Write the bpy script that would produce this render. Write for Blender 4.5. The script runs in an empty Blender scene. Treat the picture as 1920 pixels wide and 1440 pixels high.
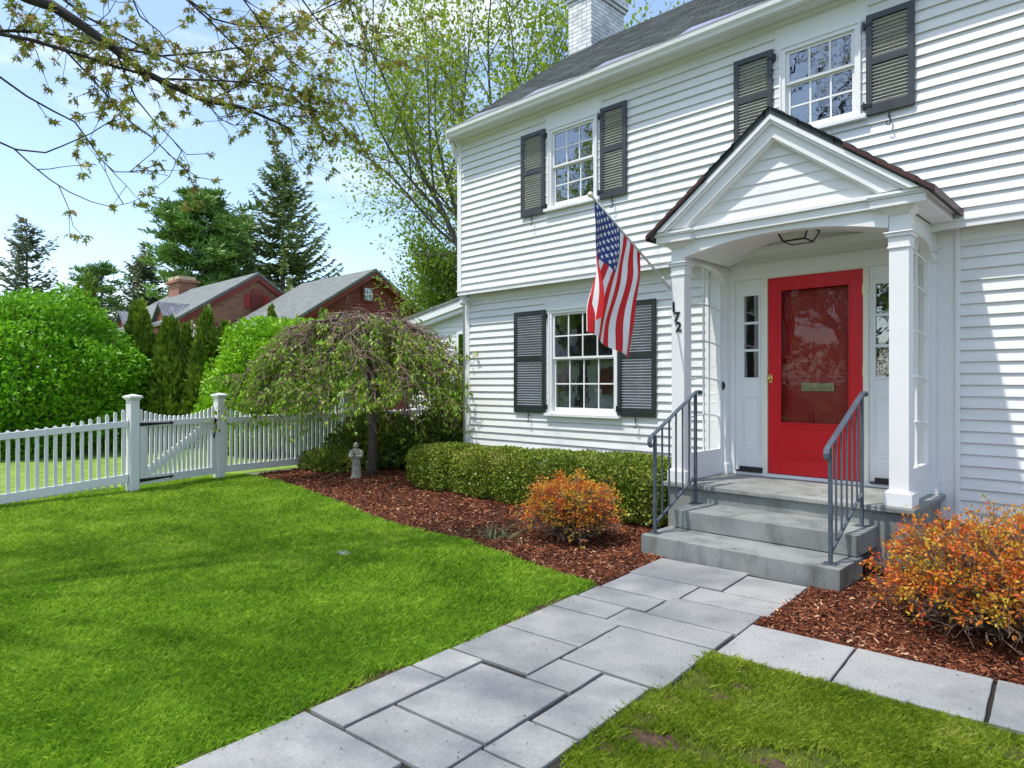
import bpy, bmesh, math, random
import numpy as np
from mathutils import Vector, Matrix
R_ = math.radians
sc = bpy.context.scene
col = sc.collection
random.seed(7)
RNG = np.random.default_rng(11)

# ------------------------------------------------------------------ camera, sky, sun, exposure
cam_d = bpy.data.cameras.new("camera"); cam = bpy.data.objects.new("camera", cam_d); col.objects.link(cam)
cam_d.sensor_width = 36.0; cam_d.lens = 36.0 * 1262.0 / 1920.0
cam_d.clip_start = 0.05; cam_d.clip_end = 2000.0
cam.location = (0, 0, 1.5); cam.rotation_euler = (R_(90), 0, R_(43.9))
sc.camera = cam
sc.render.resolution_x = 1024; sc.render.resolution_y = 768
SUN_DIR = Vector((-.5, -1.15, 2.9)).normalized()
sun_el = math.asin(SUN_DIR.z); sun_rot = math.atan2(SUN_DIR.x, SUN_DIR.y)
w = bpy.data.worlds.new("World"); sc.world = w; w.use_nodes = True
nt = w.node_tree; nt.nodes.clear()
def nn(nt, t, **k):
    n = nt.nodes.new(t)
    for a, v in k.items(): setattr(n, a, v)
    return n
out = nn(nt, 'ShaderNodeOutputWorld'); bg = nn(nt, 'ShaderNodeBackground'); sky = nn(nt, 'ShaderNodeTexSky')
sky.sky_type = 'NISHITA'; sky.sun_disc = False; sky.sun_elevation = sun_el; sky.sun_rotation = sun_rot % (2 * math.pi)
sky.air_density = 1.0; sky.dust_density = 1.0; sky.ozone_density = 1.6
bg.inputs['Strength'].default_value = 0.15
tc = nn(nt, 'ShaderNodeTexCoord'); mp = nn(nt, 'ShaderNodeMapping'); mp.inputs['Scale'].default_value = (1.0, 1.0, 3.6)
no = nn(nt, 'ShaderNodeTexNoise'); no.inputs['Scale'].default_value = 2.3; no.inputs['Detail'].default_value = 7; no.inputs['Roughness'].default_value = 0.55
mp.inputs['Location'].default_value = (0.35, 0.2, 0.1)
rp = nn(nt, 'ShaderNodeValToRGB'); rp.color_ramp.elements[0].position = .50; rp.color_ramp.elements[1].position = .68
rp.color_ramp.elements[0].color = (0.05, 0.05, 0.05, 1); rp.color_ramp.elements[1].color = (0.9, 0.9, 0.9, 1)
mx = nn(nt, 'ShaderNodeMixRGB'); mx.inputs['Color2'].default_value = (4.3, 4.5, 4.7, 1)
nt.links.new(tc.outputs['Generated'], mp.inputs['Vector']); nt.links.new(mp.outputs[0], no.inputs['Vector'])
nt.links.new(no.outputs['Fac'], rp.inputs['Fac']); nt.links.new(rp.outputs['Color'], mx.inputs['Fac'])
tn = nn(nt, 'ShaderNodeMixRGB'); tn.blend_type = 'MULTIPLY'; tn.inputs[0].default_value = 1; tn.inputs[2].default_value = (.93, .94, .95, 1)
nt.links.new(sky.outputs[0], tn.inputs[1]); nt.links.new(tn.outputs[0], mx.inputs['Color1']); nt.links.new(mx.outputs[0], bg.inputs['Color']); nt.links.new(bg.outputs[0], out.inputs[0])
sd = bpy.data.lights.new("sun", 'SUN'); sd.energy = 2.2; sd.angle = R_(1.0); sd.color = (1.0, 0.95, 0.87)
so = bpy.data.objects.new("sun", sd); col.objects.link(so); so.location = (0, 0, 30)
so.rotation_euler = SUN_DIR.to_track_quat('Z', 'Y').to_euler()
sc.view_settings.view_transform = 'Standard'; sc.view_settings.look = 'None'; sc.view_settings.gamma = 1.0
sc.view_settings.exposure = 1.05
sc.cycles.max_bounces = 8; sc.cycles.transparent_max_bounces = 12; sc.cycles.glossy_bounces = 4

# ------------------------------------------------------------------ materials
def new_mat(name):
    m = bpy.data.materials.new(name); m.use_nodes = True
    nt = m.node_tree; b = nt.nodes['Principled BSDF']
    return m, nt, b
def c4(c): return (c[0], c[1], c[2], 1)
def scale_c(c, k): return tuple(min(1, x * k) for x in c)
def plain(name, c, rough=.6, metal=0, var=.12, scale=6, bump=0, bscale=60, spec=.5, stretch=(1, 1, 1)):
    """paint or stone with soft blotches and a fine bump"""
    m, nt, b = new_mat(name)
    b.inputs['Roughness'].default_value = rough; b.inputs['Metallic'].default_value = metal
    b.inputs['Specular IOR Level'].default_value = spec
    t = nn(nt, 'ShaderNodeNewGeometry'); mp = nn(nt, 'ShaderNodeMapping'); mp.inputs['Scale'].default_value = stretch
    n = nn(nt, 'ShaderNodeTexNoise'); n.inputs['Scale'].default_value = scale; n.inputs['Detail'].default_value = 6
    r = nn(nt, 'ShaderNodeValToRGB'); r.color_ramp.elements[0].position = .3; r.color_ramp.elements[1].position = .7
    r.color_ramp.elements[0].color = c4(scale_c(c, 1 - var)); r.color_ramp.elements[1].color = c4(scale_c(c, 1 + var))
    nt.links.new(t.outputs['Position'], mp.inputs[0]); nt.links.new(mp.outputs[0], n.inputs['Vector'])
    nt.links.new(n.outputs['Fac'], r.inputs[0]); nt.links.new(r.outputs[0], b.inputs['Base Color'])
    if bump:
        n2 = nn(nt, 'ShaderNodeTexNoise'); n2.inputs['Scale'].default_value = bscale; n2.inputs['Detail'].default_value = 4
        bp = nn(nt, 'ShaderNodeBump'); bp.inputs['Strength'].default_value = bump; bp.inputs['Distance'].default_value = .01
        nt.links.new(mp.outputs[0], n2.inputs['Vector']); nt.links.new(n2.outputs['Fac'], bp.inputs['Height']); nt.links.new(bp.outputs[0], b.inputs['Normal'])
    return m
def stone(name, c, c2, stain, rough=.75, sc1=1.6, amount=.5, streak=(1, 1, 1)):
    """stone with broad tone changes, grain, dark specks and weather stains"""
    m, nt, b = new_mat(name); b.inputs['Roughness'].default_value = rough
    g = nn(nt, 'ShaderNodeNewGeometry'); mp = nn(nt, 'ShaderNodeMapping'); mp.inputs['Scale'].default_value = streak
    nt.links.new(g.outputs['Position'], mp.inputs[0])
    def noise(s, d=5, ro=.55, vec=None):
        n = nn(nt, 'ShaderNodeTexNoise'); n.inputs['Scale'].default_value = s; n.inputs['Detail'].default_value = d; n.inputs['Roughness'].default_value = ro
        nt.links.new(vec or g.outputs['Position'], n.inputs['Vector']); return n
    def ramp(src, p0, p1, a, bb):
        r = nn(nt, 'ShaderNodeValToRGB'); r.color_ramp.elements[0].position = p0; r.color_ramp.elements[1].position = p1
        r.color_ramp.elements[0].color = c4(a); r.color_ramp.elements[1].color = c4(bb); nt.links.new(src, r.inputs[0]); return r
    def mixc(f, a, bb, typ='MIX', fac=None):
        x = nn(nt, 'ShaderNodeMixRGB'); x.blend_type = typ
        if f is not None: nt.links.new(f, x.inputs[0])
        else: x.inputs[0].default_value = fac
        for k, v in ((1, a), (2, bb)):
            if isinstance(v, tuple): x.inputs[k].default_value = c4(v)
            else: nt.links.new(v, x.inputs[k])
        return x
    base = ramp(noise(sc1, 6).outputs['Fac'], .32, .68, c, c2)
    grain = ramp(noise(70, 3, .7).outputs['Fac'], .3, .7, (.80, .80, .80), (1.14, 1.14, 1.14))
    a = mixc(None, base.outputs[0], grain.outputs[0], 'MULTIPLY', .8)
    st = ramp(noise(2.6, 7, .62, mp.outputs[0]).outputs['Fac'], .5, .74, (0, 0, 0), (amount, amount, amount))
    bb = mixc(st.outputs[0], a.outputs[0], stain)
    v = nn(nt, 'ShaderNodeTexVoronoi'); v.inputs['Scale'].default_value = 16; nt.links.new(g.outputs['Position'], v.inputs['Vector'])
    sp = ramp(v.outputs['Distance'], .035, .07, (.35, .33, .30), (1, 1, 1))
    cc = mixc(None, bb.outputs[0], sp.outputs[0], 'MULTIPLY', .8)
    tone = ramp(g.outputs['Random Per Island'], 0, 1, (.86, .87, .87), (1.12, 1.11, 1.09)); cc = mixc(None, cc.outputs[0], tone.outputs[0], 'MULTIPLY', 1.0)
    nt.links.new(cc.outputs[0], b.inputs['Base Color'])
    bp = nn(nt, 'ShaderNodeBump'); bp.inputs['Strength'].default_value = .35; bp.inputs['Distance'].default_value = .006
    nt.links.new(noise(45, 6, .7).outputs['Fac'], bp.inputs['Height']); nt.links.new(bp.outputs[0], b.inputs['Normal'])
    return m
def leafy(name, cols, rough=.5, trans=.3, spec=.3, patch=None):
    """cols: list of (pos, colour), picked per leaf at random; a share of light passes through"""
    m, nt, b = new_mat(name); b.inputs['Roughness'].default_value = rough; b.inputs['Specular IOR Level'].default_value = spec
    g = nn(nt, 'ShaderNodeNewGeometry'); r = nn(nt, 'ShaderNodeValToRGB'); el = r.color_ramp.elements
    el[0].position = cols[0][0]; el[0].color = c4(cols[0][1]); el[1].position = cols[-1][0]; el[1].color = c4(cols[-1][1])
    for p, c in cols[1:-1]:
        e = el.new(p); e.color = c4(c)
    if patch:
        n = nn(nt, 'ShaderNodeTexNoise'); n.inputs['Scale'].default_value = patch[0]; n.inputs['Detail'].default_value = 3
        nt.links.new(g.outputs['Position'], n.inputs['Vector'])
        mm = nn(nt, 'ShaderNodeMapRange'); mm.inputs[1].default_value = .32; mm.inputs[2].default_value = .68
        nt.links.new(n.outputs['Fac'], mm.inputs[0])
        mi = nn(nt, 'ShaderNodeMix'); mi.inputs[0].default_value = patch[1]
        nt.links.new(g.outputs['Random Per Island'], mi.inputs[2]); nt.links.new(mm.outputs[0], mi.inputs[3])
        nt.links.new(mi.outputs[0], r.inputs[0])
    else:
        nt.links.new(g.outputs['Random Per Island'], r.inputs[0])
    nt.links.new(r.outputs[0], b.inputs['Base Color'])
    if trans:
        tr = nn(nt, 'ShaderNodeBsdfTranslucent'); mix = nn(nt, 'ShaderNodeMixShader'); mix.inputs[0].default_value = trans
        nt.links.new(r.outputs[0], tr.inputs[0]); nt.links.new(b.outputs[0], mix.inputs[1]); nt.links.new(tr.outputs[0], mix.inputs[2])
        nt.links.new(mix.outputs[0], nt.nodes['Material Output'].inputs[0])
    return m
def glass_mat(name, ior=1.75, tint=(.9, .93, .92), wave=.0, see=1.0):
    m, nt, b = new_mat(name); nt.nodes.remove(b)
    fr = nn(nt, 'ShaderNodeFresnel'); fr.inputs[0].default_value = ior
    gl = nn(nt, 'ShaderNodeBsdfGlossy'); gl.inputs['Roughness'].default_value = .015; gl.inputs[0].default_value = (.95, .97, 1, 1)
    tr = nn(nt, 'ShaderNodeBsdfTransparent'); tr.inputs[0].default_value = c4(scale_c(tint, see))
    mix = nn(nt, 'ShaderNodeMixShader'); nt.links.new(fr.outputs[0], mix.inputs[0]); nt.links.new(tr.outputs[0], mix.inputs[1]); nt.links.new(gl.outputs[0], mix.inputs[2])
    nt.links.new(mix.outputs[0], nt.nodes['Material Output'].inputs[0])
    if wave:
        g = nn(nt, 'ShaderNodeNewGeometry'); n = nn(nt, 'ShaderNodeTexNoise'); n.inputs['Scale'].default_value = 7; n.inputs['Detail'].default_value = 2
        bp = nn(nt, 'ShaderNodeBump'); bp.inputs['Strength'].default_value = wave; bp.inputs['Distance'].default_value = .02
        nt.links.new(g.outputs['Position'], n.inputs['Vector']); nt.links.new(n.outputs['Fac'], bp.inputs['Height'])
        nt.links.new(bp.outputs[0], gl.inputs['Normal']); nt.links.new(bp.outputs[0], fr.inputs['Normal'])
    return m
def brick_mat(name, c1, c2, mortar, vec, scale=1, bw=.21, bh=.075, mort=.01, bump=.5, rough=.85, offs=.5, hue=None, blotch=(.62, 1.3)):
    """vec: 'wall' -> (x+y, z), 'roof' -> (x, slope of y)"""
    m, nt, b = new_mat(name); b.inputs['Roughness'].default_value = rough
    g = nn(nt, 'ShaderNodeNewGeometry'); s = nn(nt, 'ShaderNodeSeparateXYZ'); cb = nn(nt, 'ShaderNodeCombineXYZ')
    nt.links.new(g.outputs['Position'], s.inputs[0])
    if vec == 'wall':
        ad = nn(nt, 'ShaderNodeMath'); ad.operation = 'ADD'; nt.links.new(s.outputs[0], ad.inputs[0]); nt.links.new(s.outputs[1], ad.inputs[1])
        nt.links.new(ad.outputs[0], cb.inputs[0]); nt.links.new(s.outputs[2], cb.inputs[1])
    else:
        mu = nn(nt, 'ShaderNodeMath'); mu.operation = 'MULTIPLY'; mu.inputs[1].default_value = 1.24
        nt.links.new(s.outputs[1], mu.inputs[0]); nt.links.new(s.outputs[0], cb.inputs[0]); nt.links.new(mu.outputs[0], cb.inputs[1])
    br = nn(nt, 'ShaderNodeTexBrick'); br.inputs['Scale'].default_value = scale; br.offset = offs
    br.inputs['Color1'].default_value = c4(c1); br.inputs['Color2'].default_value = c4(c2); br.inputs['Mortar'].default_value = c4(mortar)
    br.inputs['Mortar Size'].default_value = mort; br.inputs['Brick Width'].default_value = bw; br.inputs['Row Height'].default_value = bh
    br.inputs['Bias'].default_value = 0
    nt.links.new(cb.outputs[0], br.inputs['Vector'])
    n = nn(nt, 'ShaderNodeTexNoise'); n.inputs['Scale'].default_value = 3.0; n.inputs['Detail'].default_value = 8; n.inputs['Roughness'].default_value = .7
    nt.links.new(g.outputs['Position'], n.inputs['Vector'])
    r = nn(nt, 'ShaderNodeValToRGB'); r.color_ramp.elements[0].position = .3; r.color_ramp.elements[1].position = .7
    r.color_ramp.elements[0].color = (blotch[0],) * 3 + (1,); r.color_ramp.elements[1].color = (blotch[1],) * 3 + (1,)
    nt.links.new(n.outputs['Fac'], r.inputs[0])
    mu2 = nn(nt, 'ShaderNodeMixRGB'); mu2.blend_type = 'MULTIPLY'; mu2.inputs[0].default_value = 1
    nt.links.new(br.outputs['Color'], mu2.inputs[1]); nt.links.new(r.outputs[0], mu2.inputs[2]); nt.links.new(mu2.outputs[0], b.inputs['Base Color'])
    bp = nn(nt, 'ShaderNodeBump'); bp.inputs['Strength'].default_value = bump; bp.inputs['Distance'].default_value = .012; bp.invert = True
    nt.links.new(br.outputs['Fac'], bp.inputs['Height']); nt.links.new(bp.outputs[0], b.inputs['Normal'])
    return m
def white_paint(name, base=.80, dirt=.05):
    m, nt, b = new_mat(name); b.inputs['Roughness'].default_value = .42; b.inputs['Specular IOR Level'].default_value = .4
    g = nn(nt, 'ShaderNodeNewGeometry')
    n = nn(nt, 'ShaderNodeTexNoise'); n.inputs['Scale'].default_value = 1.3; n.inputs['Detail'].default_value = 8; n.inputs['Roughness'].default_value = .65
    mp = nn(nt, 'ShaderNodeMapping'); mp.inputs['Scale'].default_value = (.5, .5, 3.0)
    nt.links.new(g.outputs['Position'], mp.inputs[0]); nt.links.new(mp.outputs[0], n.inputs['Vector'])
    r = nn(nt, 'ShaderNodeValToRGB'); r.color_ramp.elements[0].position = .3; r.color_ramp.elements[1].position = .6
    r.color_ramp.elements[0].color = c4((base - dirt, base - dirt, base - dirt * 1.2)); r.color_ramp.elements[1].color = c4((base, base, base * .995))
    nt.links.new(n.outputs['Fac'], r.inputs[0]); nt.links.new(r.outputs[0], b.inputs['Base Color'])
    n2 = nn(nt, 'ShaderNodeTexNoise'); n2.inputs['Scale'].default_value = 25; n2.inputs['Detail'].default_value = 5
    mp2 = nn(nt, 'ShaderNodeMapping'); mp2.inputs['Scale'].default_value = (.15, .15, 2.0)
    nt.links.new(g.outputs['Position'], mp2.inputs[0]); nt.links.new(mp2.outputs[0], n2.inputs['Vector'])
    bp = nn(nt, 'ShaderNodeBump'); bp.inputs['Strength'].default_value = .12; bp.inputs['Distance'].default_value = .004
    nt.links.new(n2.outputs['Fac'], bp.inputs['Height']); nt.links.new(bp.outputs[0], b.inputs['Normal'])
    return m

M = {}
M['siding'] = white_paint('white_clapboard_paint', .80, .10)
M['trim'] = white_paint('white_trim_paint', .82, .03)
M['cream'] = plain('cream_trim_paint', (.80, .78, .66), .4, var=.03)
M['vinyl'] = plain('white_fence_vinyl', (.80, .80, .80), .35, var=.03, scale=2)
M['charcoal'] = plain('charcoal_shutter_paint', (.045, .048, .052), .38, var=.15, bump=.1)
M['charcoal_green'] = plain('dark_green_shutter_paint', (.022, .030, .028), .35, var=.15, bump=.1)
M['black'] = plain('black_iron', (.012, .012, .013), .4, var=.2)
M['rail'] = plain('blue_grey_railing_paint', (.085, .105, .135), .33, metal=.15, var=.18, scale=14, bump=.15, bscale=50)
M['red'] = plain('red_door_paint', (.64, .003, .014), .3, var=.07, scale=3)
M['red_deep'] = plain('deep_red_inner_door', (.50, .010, .006), .3, var=.1)
M['brass'] = plain('brass', (.75, .55, .18), .25, metal=1, var=.1)
M['brass_dull'] = plain('dull_brass', (.42, .38, .22), .4, metal=.8, var=.2, scale=30)
M['dark'] = plain('dark_rubber_sill', (.03, .025, .023), .6)
M['glass'] = glass_mat('window_glass', 3.1, wave=.04)
M['doorglass'] = glass_mat('storm_door_glass', 1.45, wave=.025)
M['frost'] = plain('frosted_lamp_glass', (.6, .6, .58), .3, var=.05)
M['shingle'] = brick_mat('grey_asphalt_shingles', (.030, .040, .040), (.085, .10, .094), (.012, .014, .015), 'roof', bw=.30, bh=.14, mort=.012, bump=.7, rough=1.0)
M['slate'] = brick_mat('neighbour_slate_roof', (.14, .155, .145), (.185, .20, .185), (.10, .11, .105), 'roof', bw=.3, bh=.22, mort=.012, bump=.3, blotch=(.85, 1.12))
M['slate_dark'] = brick_mat('neighbour_dormer_slate', (.13, .14, .17), (.18, .19, .22), (.08, .08, .1), 'roof', bw=.3, bh=.22, mort=.012)
M['brick'] = brick_mat('neighbour_red_brick', (.26, .085, .045), (.38, .15, .09), (.30, .22, .17), 'wall', bw=.26, bh=.10, mort=.012, blotch=(.75, 1.2))
M['white_brick'] = brick_mat('painted_white_brick', (.62, .62, .63), (.80, .80, .81), (.40, .39, .39), 'wall', bw=.21, bh=.072, mort=.008, bump=1.0)
M['barn'] = plain('barn_red_clapboard', (.20, .035, .022), .7, var=.12, scale=2)
M['redtrim'] = plain('dark_red_trim', (.22, .028, .02), .5, var=.1)
M['metal_guard'] = plain('grey_violet_gutter_guard', (.27, .27, .36), .35, metal=.2, var=.15)
M['foundation'] = plain('dark_foundation_brick', (.12, .07, .06), .9, var=.3, scale=12, bump=.4)  # brick of its own dark grey-red colour
M['bluestone'] = stone('bluestone_flags', (.26, .265, .265), (.345, .345, .335), (.19, .19, .185), amount=.7)
M['louvre'] = plain('sky_lit_grey_louvres', (.38, .375, .36), .6, var=.15)  # upper shutters: sky glare on charcoal slats put into the colour
M['louvre_low'] = plain('sky_lit_blue_grey_louvres', (.20, .22, .26), .5, var=.15)  # lower shutters: bluish sky glare on the slats put into the colour
M['step'] = stone('weathered_step_stone', (.19, .205, .20), (.31, .325, .31), (.085, .088, .075), amount=.8, streak=(2.2, 2.2, .7))
M['joint'] = plain('sand_joint', (.026, .022, .018), .95, var=.3, scale=40)
M['soil'] = plain('dark_mulch_soil', (.045, .02, .013), .95, var=.4, scale=22, bump=.8, bscale=40)
M['room'] = plain('dim_room_wall', (.20, .19, .17), .9)
M['curtain'] = plain('pale_curtain', (.45, .43, .38), .9, var=.25, scale=9, stretch=(3, 3, .2))
M['blind'] = plain('slatted_blind', (.5, .5, .47), .6, var=.1)
M['bark'] = plain('grey_brown_bark', (.13, .11, .085), .9, var=.4, scale=9, bump=.7, bscale=30, stretch=(1, 1, .35))
M['bark_dark'] = plain('dark_maple_bark', (.05, .042, .036), .9, var=.4, scale=9, bump=.7, bscale=30)
M['bark_cherry'] = plain('cherry_bark', (.10, .070, .058), .8, var=.35, scale=14, bump=.5)
M['twig'] = plain('pinkish_bare_twig', (.22, .15, .11), .8, var=.35, scale=20)
M['statue'] = plain('weathered_statue_concrete', (.42, .39, .33), .9, var=.3, scale=18, bump=.5, bscale=60)
M['flag_red'] = plain('flag_red', (.58, .006, .010), .7, var=.07)
M['flag_white'] = plain('flag_white', (.78, .76, .74), .7, var=.05)
M['flag_blue'] = plain('flag_blue', (.010, .035, .17), .7, var=.12)
M['pole'] = plain('pale_grey_flag_pole', (.55, .56, .55), .3, metal=.3, var=.08)
M['gold'] = plain('gold_ball', (.85, .78, .55), .3, metal=.4)
M['lv_maple'] = leafy('maple_leaf', [(0, (.22, .30, .04)), (.4, (.34, .40, .06)), (.7, (.40, .34, .07)), (.9, (.36, .20, .06)), (1, (.26, .36, .07))], trans=.35)
M['lv_spring'] = leafy('spring_leaf', [(0, (.17, .27, .02)), (.5, (.30, .42, .035)), (.8, (.42, .50, .05)), (1, (.50, .48, .08))], trans=.4, patch=(.35, .4))
M['lv_spring2'] = leafy('spring_leaf_cool', [(0, (.12, .22, .03)), (.6, (.24, .38, .05)), (1, (.36, .46, .07))], trans=.4)
M['lv_bush'] = leafy('bright_bush_leaf', [(0, (.07, .22, .008)), (.4, (.15, .38, .014)), (.8, (.22, .48, .02)), (1, (.34, .58, .04))], trans=.35, patch=(.9, .3))
M['lv_bush2'] = leafy('lime_bush_leaf', [(0, (.10, .26, .008)), (.4, (.21, .44, .016)), (.8, (.30, .55, .02)), (1, (.40, .62, .04))], trans=.35, patch=(.9, .3))
M['lv_box'] = leafy('boxwood_leaf', [(0, (.06, .11, .014)), (.35, (.18, .25, .024)), (.7, (.30, .36, .045)), (.88, (.34, .32, .08)), (1, (.46, .34, .14))], trans=.2, rough=.4, patch=(3.0, .35))
M['lv_yew'] = leafy('yew_needle', [(0, (.06, .10, .02)), (.5, (.14, .20, .03)), (.85, (.26, .30, .05)), (1, (.42, .34, .08))], trans=.15, patch=(2.2, .5))
M['lv_arb'] = leafy('arborvitae_spray', [(0, (.05, .11, .010)), (.5, (.15, .24, .022)), (1, (.30, .40, .045))], trans=.15, patch=(1.6, .4))
M['lv_pine'] = leafy('pine_needle', [(0, (.06, .14, .035)), (.5, (.15, .28, .06)), (1, (.28, .42, .09))], trans=.1, patch=(.5, .4))
M['lv_spruce'] = leafy('spruce_needle', [(0, (.06, .10, .045)), (.5, (.16, .23, .085)), (.85, (.30, .36, .12)), (1, (.42, .36, .15))], trans=.1, patch=(.4, .4))
M['lv_spruce_b'] = leafy('old_spruce_needle', [(0, (.06, .10, .06)), (.5, (.14, .19, .10)), (1, (.32, .24, .13))], trans=.1, patch=(.4, .6))
M['lv_cherry'] = leafy('cherry_leaf', [(0, (.11, .23, .02)), (.45, (.21, .37, .035)), (.85, (.36, .52, .05)), (1, (.36, .24, .07))], trans=.35)
M['lv_spirea'] = leafy('spirea_leaf', [(0, (.60, .035, .022)), (.25, (.68, .12, .025)), (.48, (.66, .25, .03)), (.7, (.66, .42, .04)), (.86, (.48, .46, .05)), (1, (.26, .36, .05))], trans=.3, patch=(5.5, .55))
M['lv_blossom'] = leafy('white_blossom', [(0, (.35, .42, .15)), (.4, (.7, .68, .55)), (1, (.8, .78, .72))], trans=.2)
M['grass'] = leafy('grass_blade', [(0, (.085, .21, .014)), (.35, (.20, .40, .024)), (.7, (.38, .60, .045)), (.93, (.55, .72, .09)), (1, (.58, .56, .18))], trans=.5, rough=.5, patch=(1.6, .36))
M['grass2'] = leafy('front_grass_blade', [(0, (.10, .18, .014)), (.35, (.23, .34, .022)), (.7, (.40, .49, .05)), (.86, (.50, .56, .09)), (1, (.66, .54, .28))], trans=.5, rough=.45, patch=(2.4, .4))
M['strap'] = leafy('pale_strap_leaf', [(0, (.12, .17, .06)), (.6, (.24, .28, .12)), (1, (.40, .36, .20))], trans=.25)
M['chip'] = leafy('red_brown_mulch_chip', [(0, (.035, .009, .005)), (.4, (.11, .027, .010)), (.75, (.22, .060, .022)), (.93, (.40, .15, .06)), (1, (.65, .42, .26))], trans=0, rough=.8)
M['litter'] = leafy('fallen_debris', [(0, (.02, .012, .008)), (1, (.08, .045, .03))], trans=0, rough=.9)

# lawn sheet: green with thin, dry and bare earth patches
def lawn_ground(name, dirt):
    m, nt, b = new_mat(name); b.inputs['Roughness'].default_value = .95; b.inputs['Specular IOR Level'].default_value = .1
    g = nn(nt, 'ShaderNodeNewGeometry')
    def noise(s, d=5, ro=.6):
        n = nn(nt, 'ShaderNodeTexNoise'); n.inputs['Scale'].default_value = s; n.inputs['Detail'].default_value = d; n.inputs['Roughness'].default_value = ro
        nt.links.new(g.outputs['Position'], n.inputs['Vector']); return n.outputs['Fac']
    r = nn(nt, 'ShaderNodeValToRGB'); r.color_ramp.elements[0].position = .3; r.color_ramp.elements[1].position = .72
    r.color_ramp.elements[0].color = (.05, .055, .015, 1); r.color_ramp.elements[1].color = (.14, .16, .035, 1)
    nt.links.new(noise(5, 8, .75), r.inputs[0])
    d = nn(nt, 'ShaderNodeValToRGB'); d.color_ramp.elements[0].position = dirt; d.color_ramp.elements[1].position = dirt + .06
    nt.links.new(noise(2.6, 4), d.inputs[0])
    x = nn(nt, 'ShaderNodeMixRGB'); nt.links.new(d.outputs[0], x.inputs[0]); nt.links.new(r.outputs[0], x.inputs[1]); x.inputs[2].default_value = (.085, .045, .028, 1)
    nt.links.new(x.outputs[0], b.inputs['Base Color'])
    bp = nn(nt, 'ShaderNodeBump'); bp.inputs['Strength'].default_value = .7; bp.inputs['Distance'].default_value = .02
    nt.links.new(noise(60, 4), bp.inputs['Height']); nt.links.new(bp.outputs[0], b.inputs['Normal'])
    return m
M['lawn'] = lawn_ground('lawn_earth', .66)
M['lawn_far'] = plain('far_lawn', (.10, .125, .055), .95, var=.4, scale=3, bump=.6, bscale=30)
M['back_lawn'] = plain('sunny_back_lawn', (.17, .27, .03), .95, var=.35, scale=4, bump=.6, bscale=30)
M['asphalt'] = plain('asphalt', (.05, .05, .052), .9, var=.2, scale=20, bump=.5)

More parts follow.
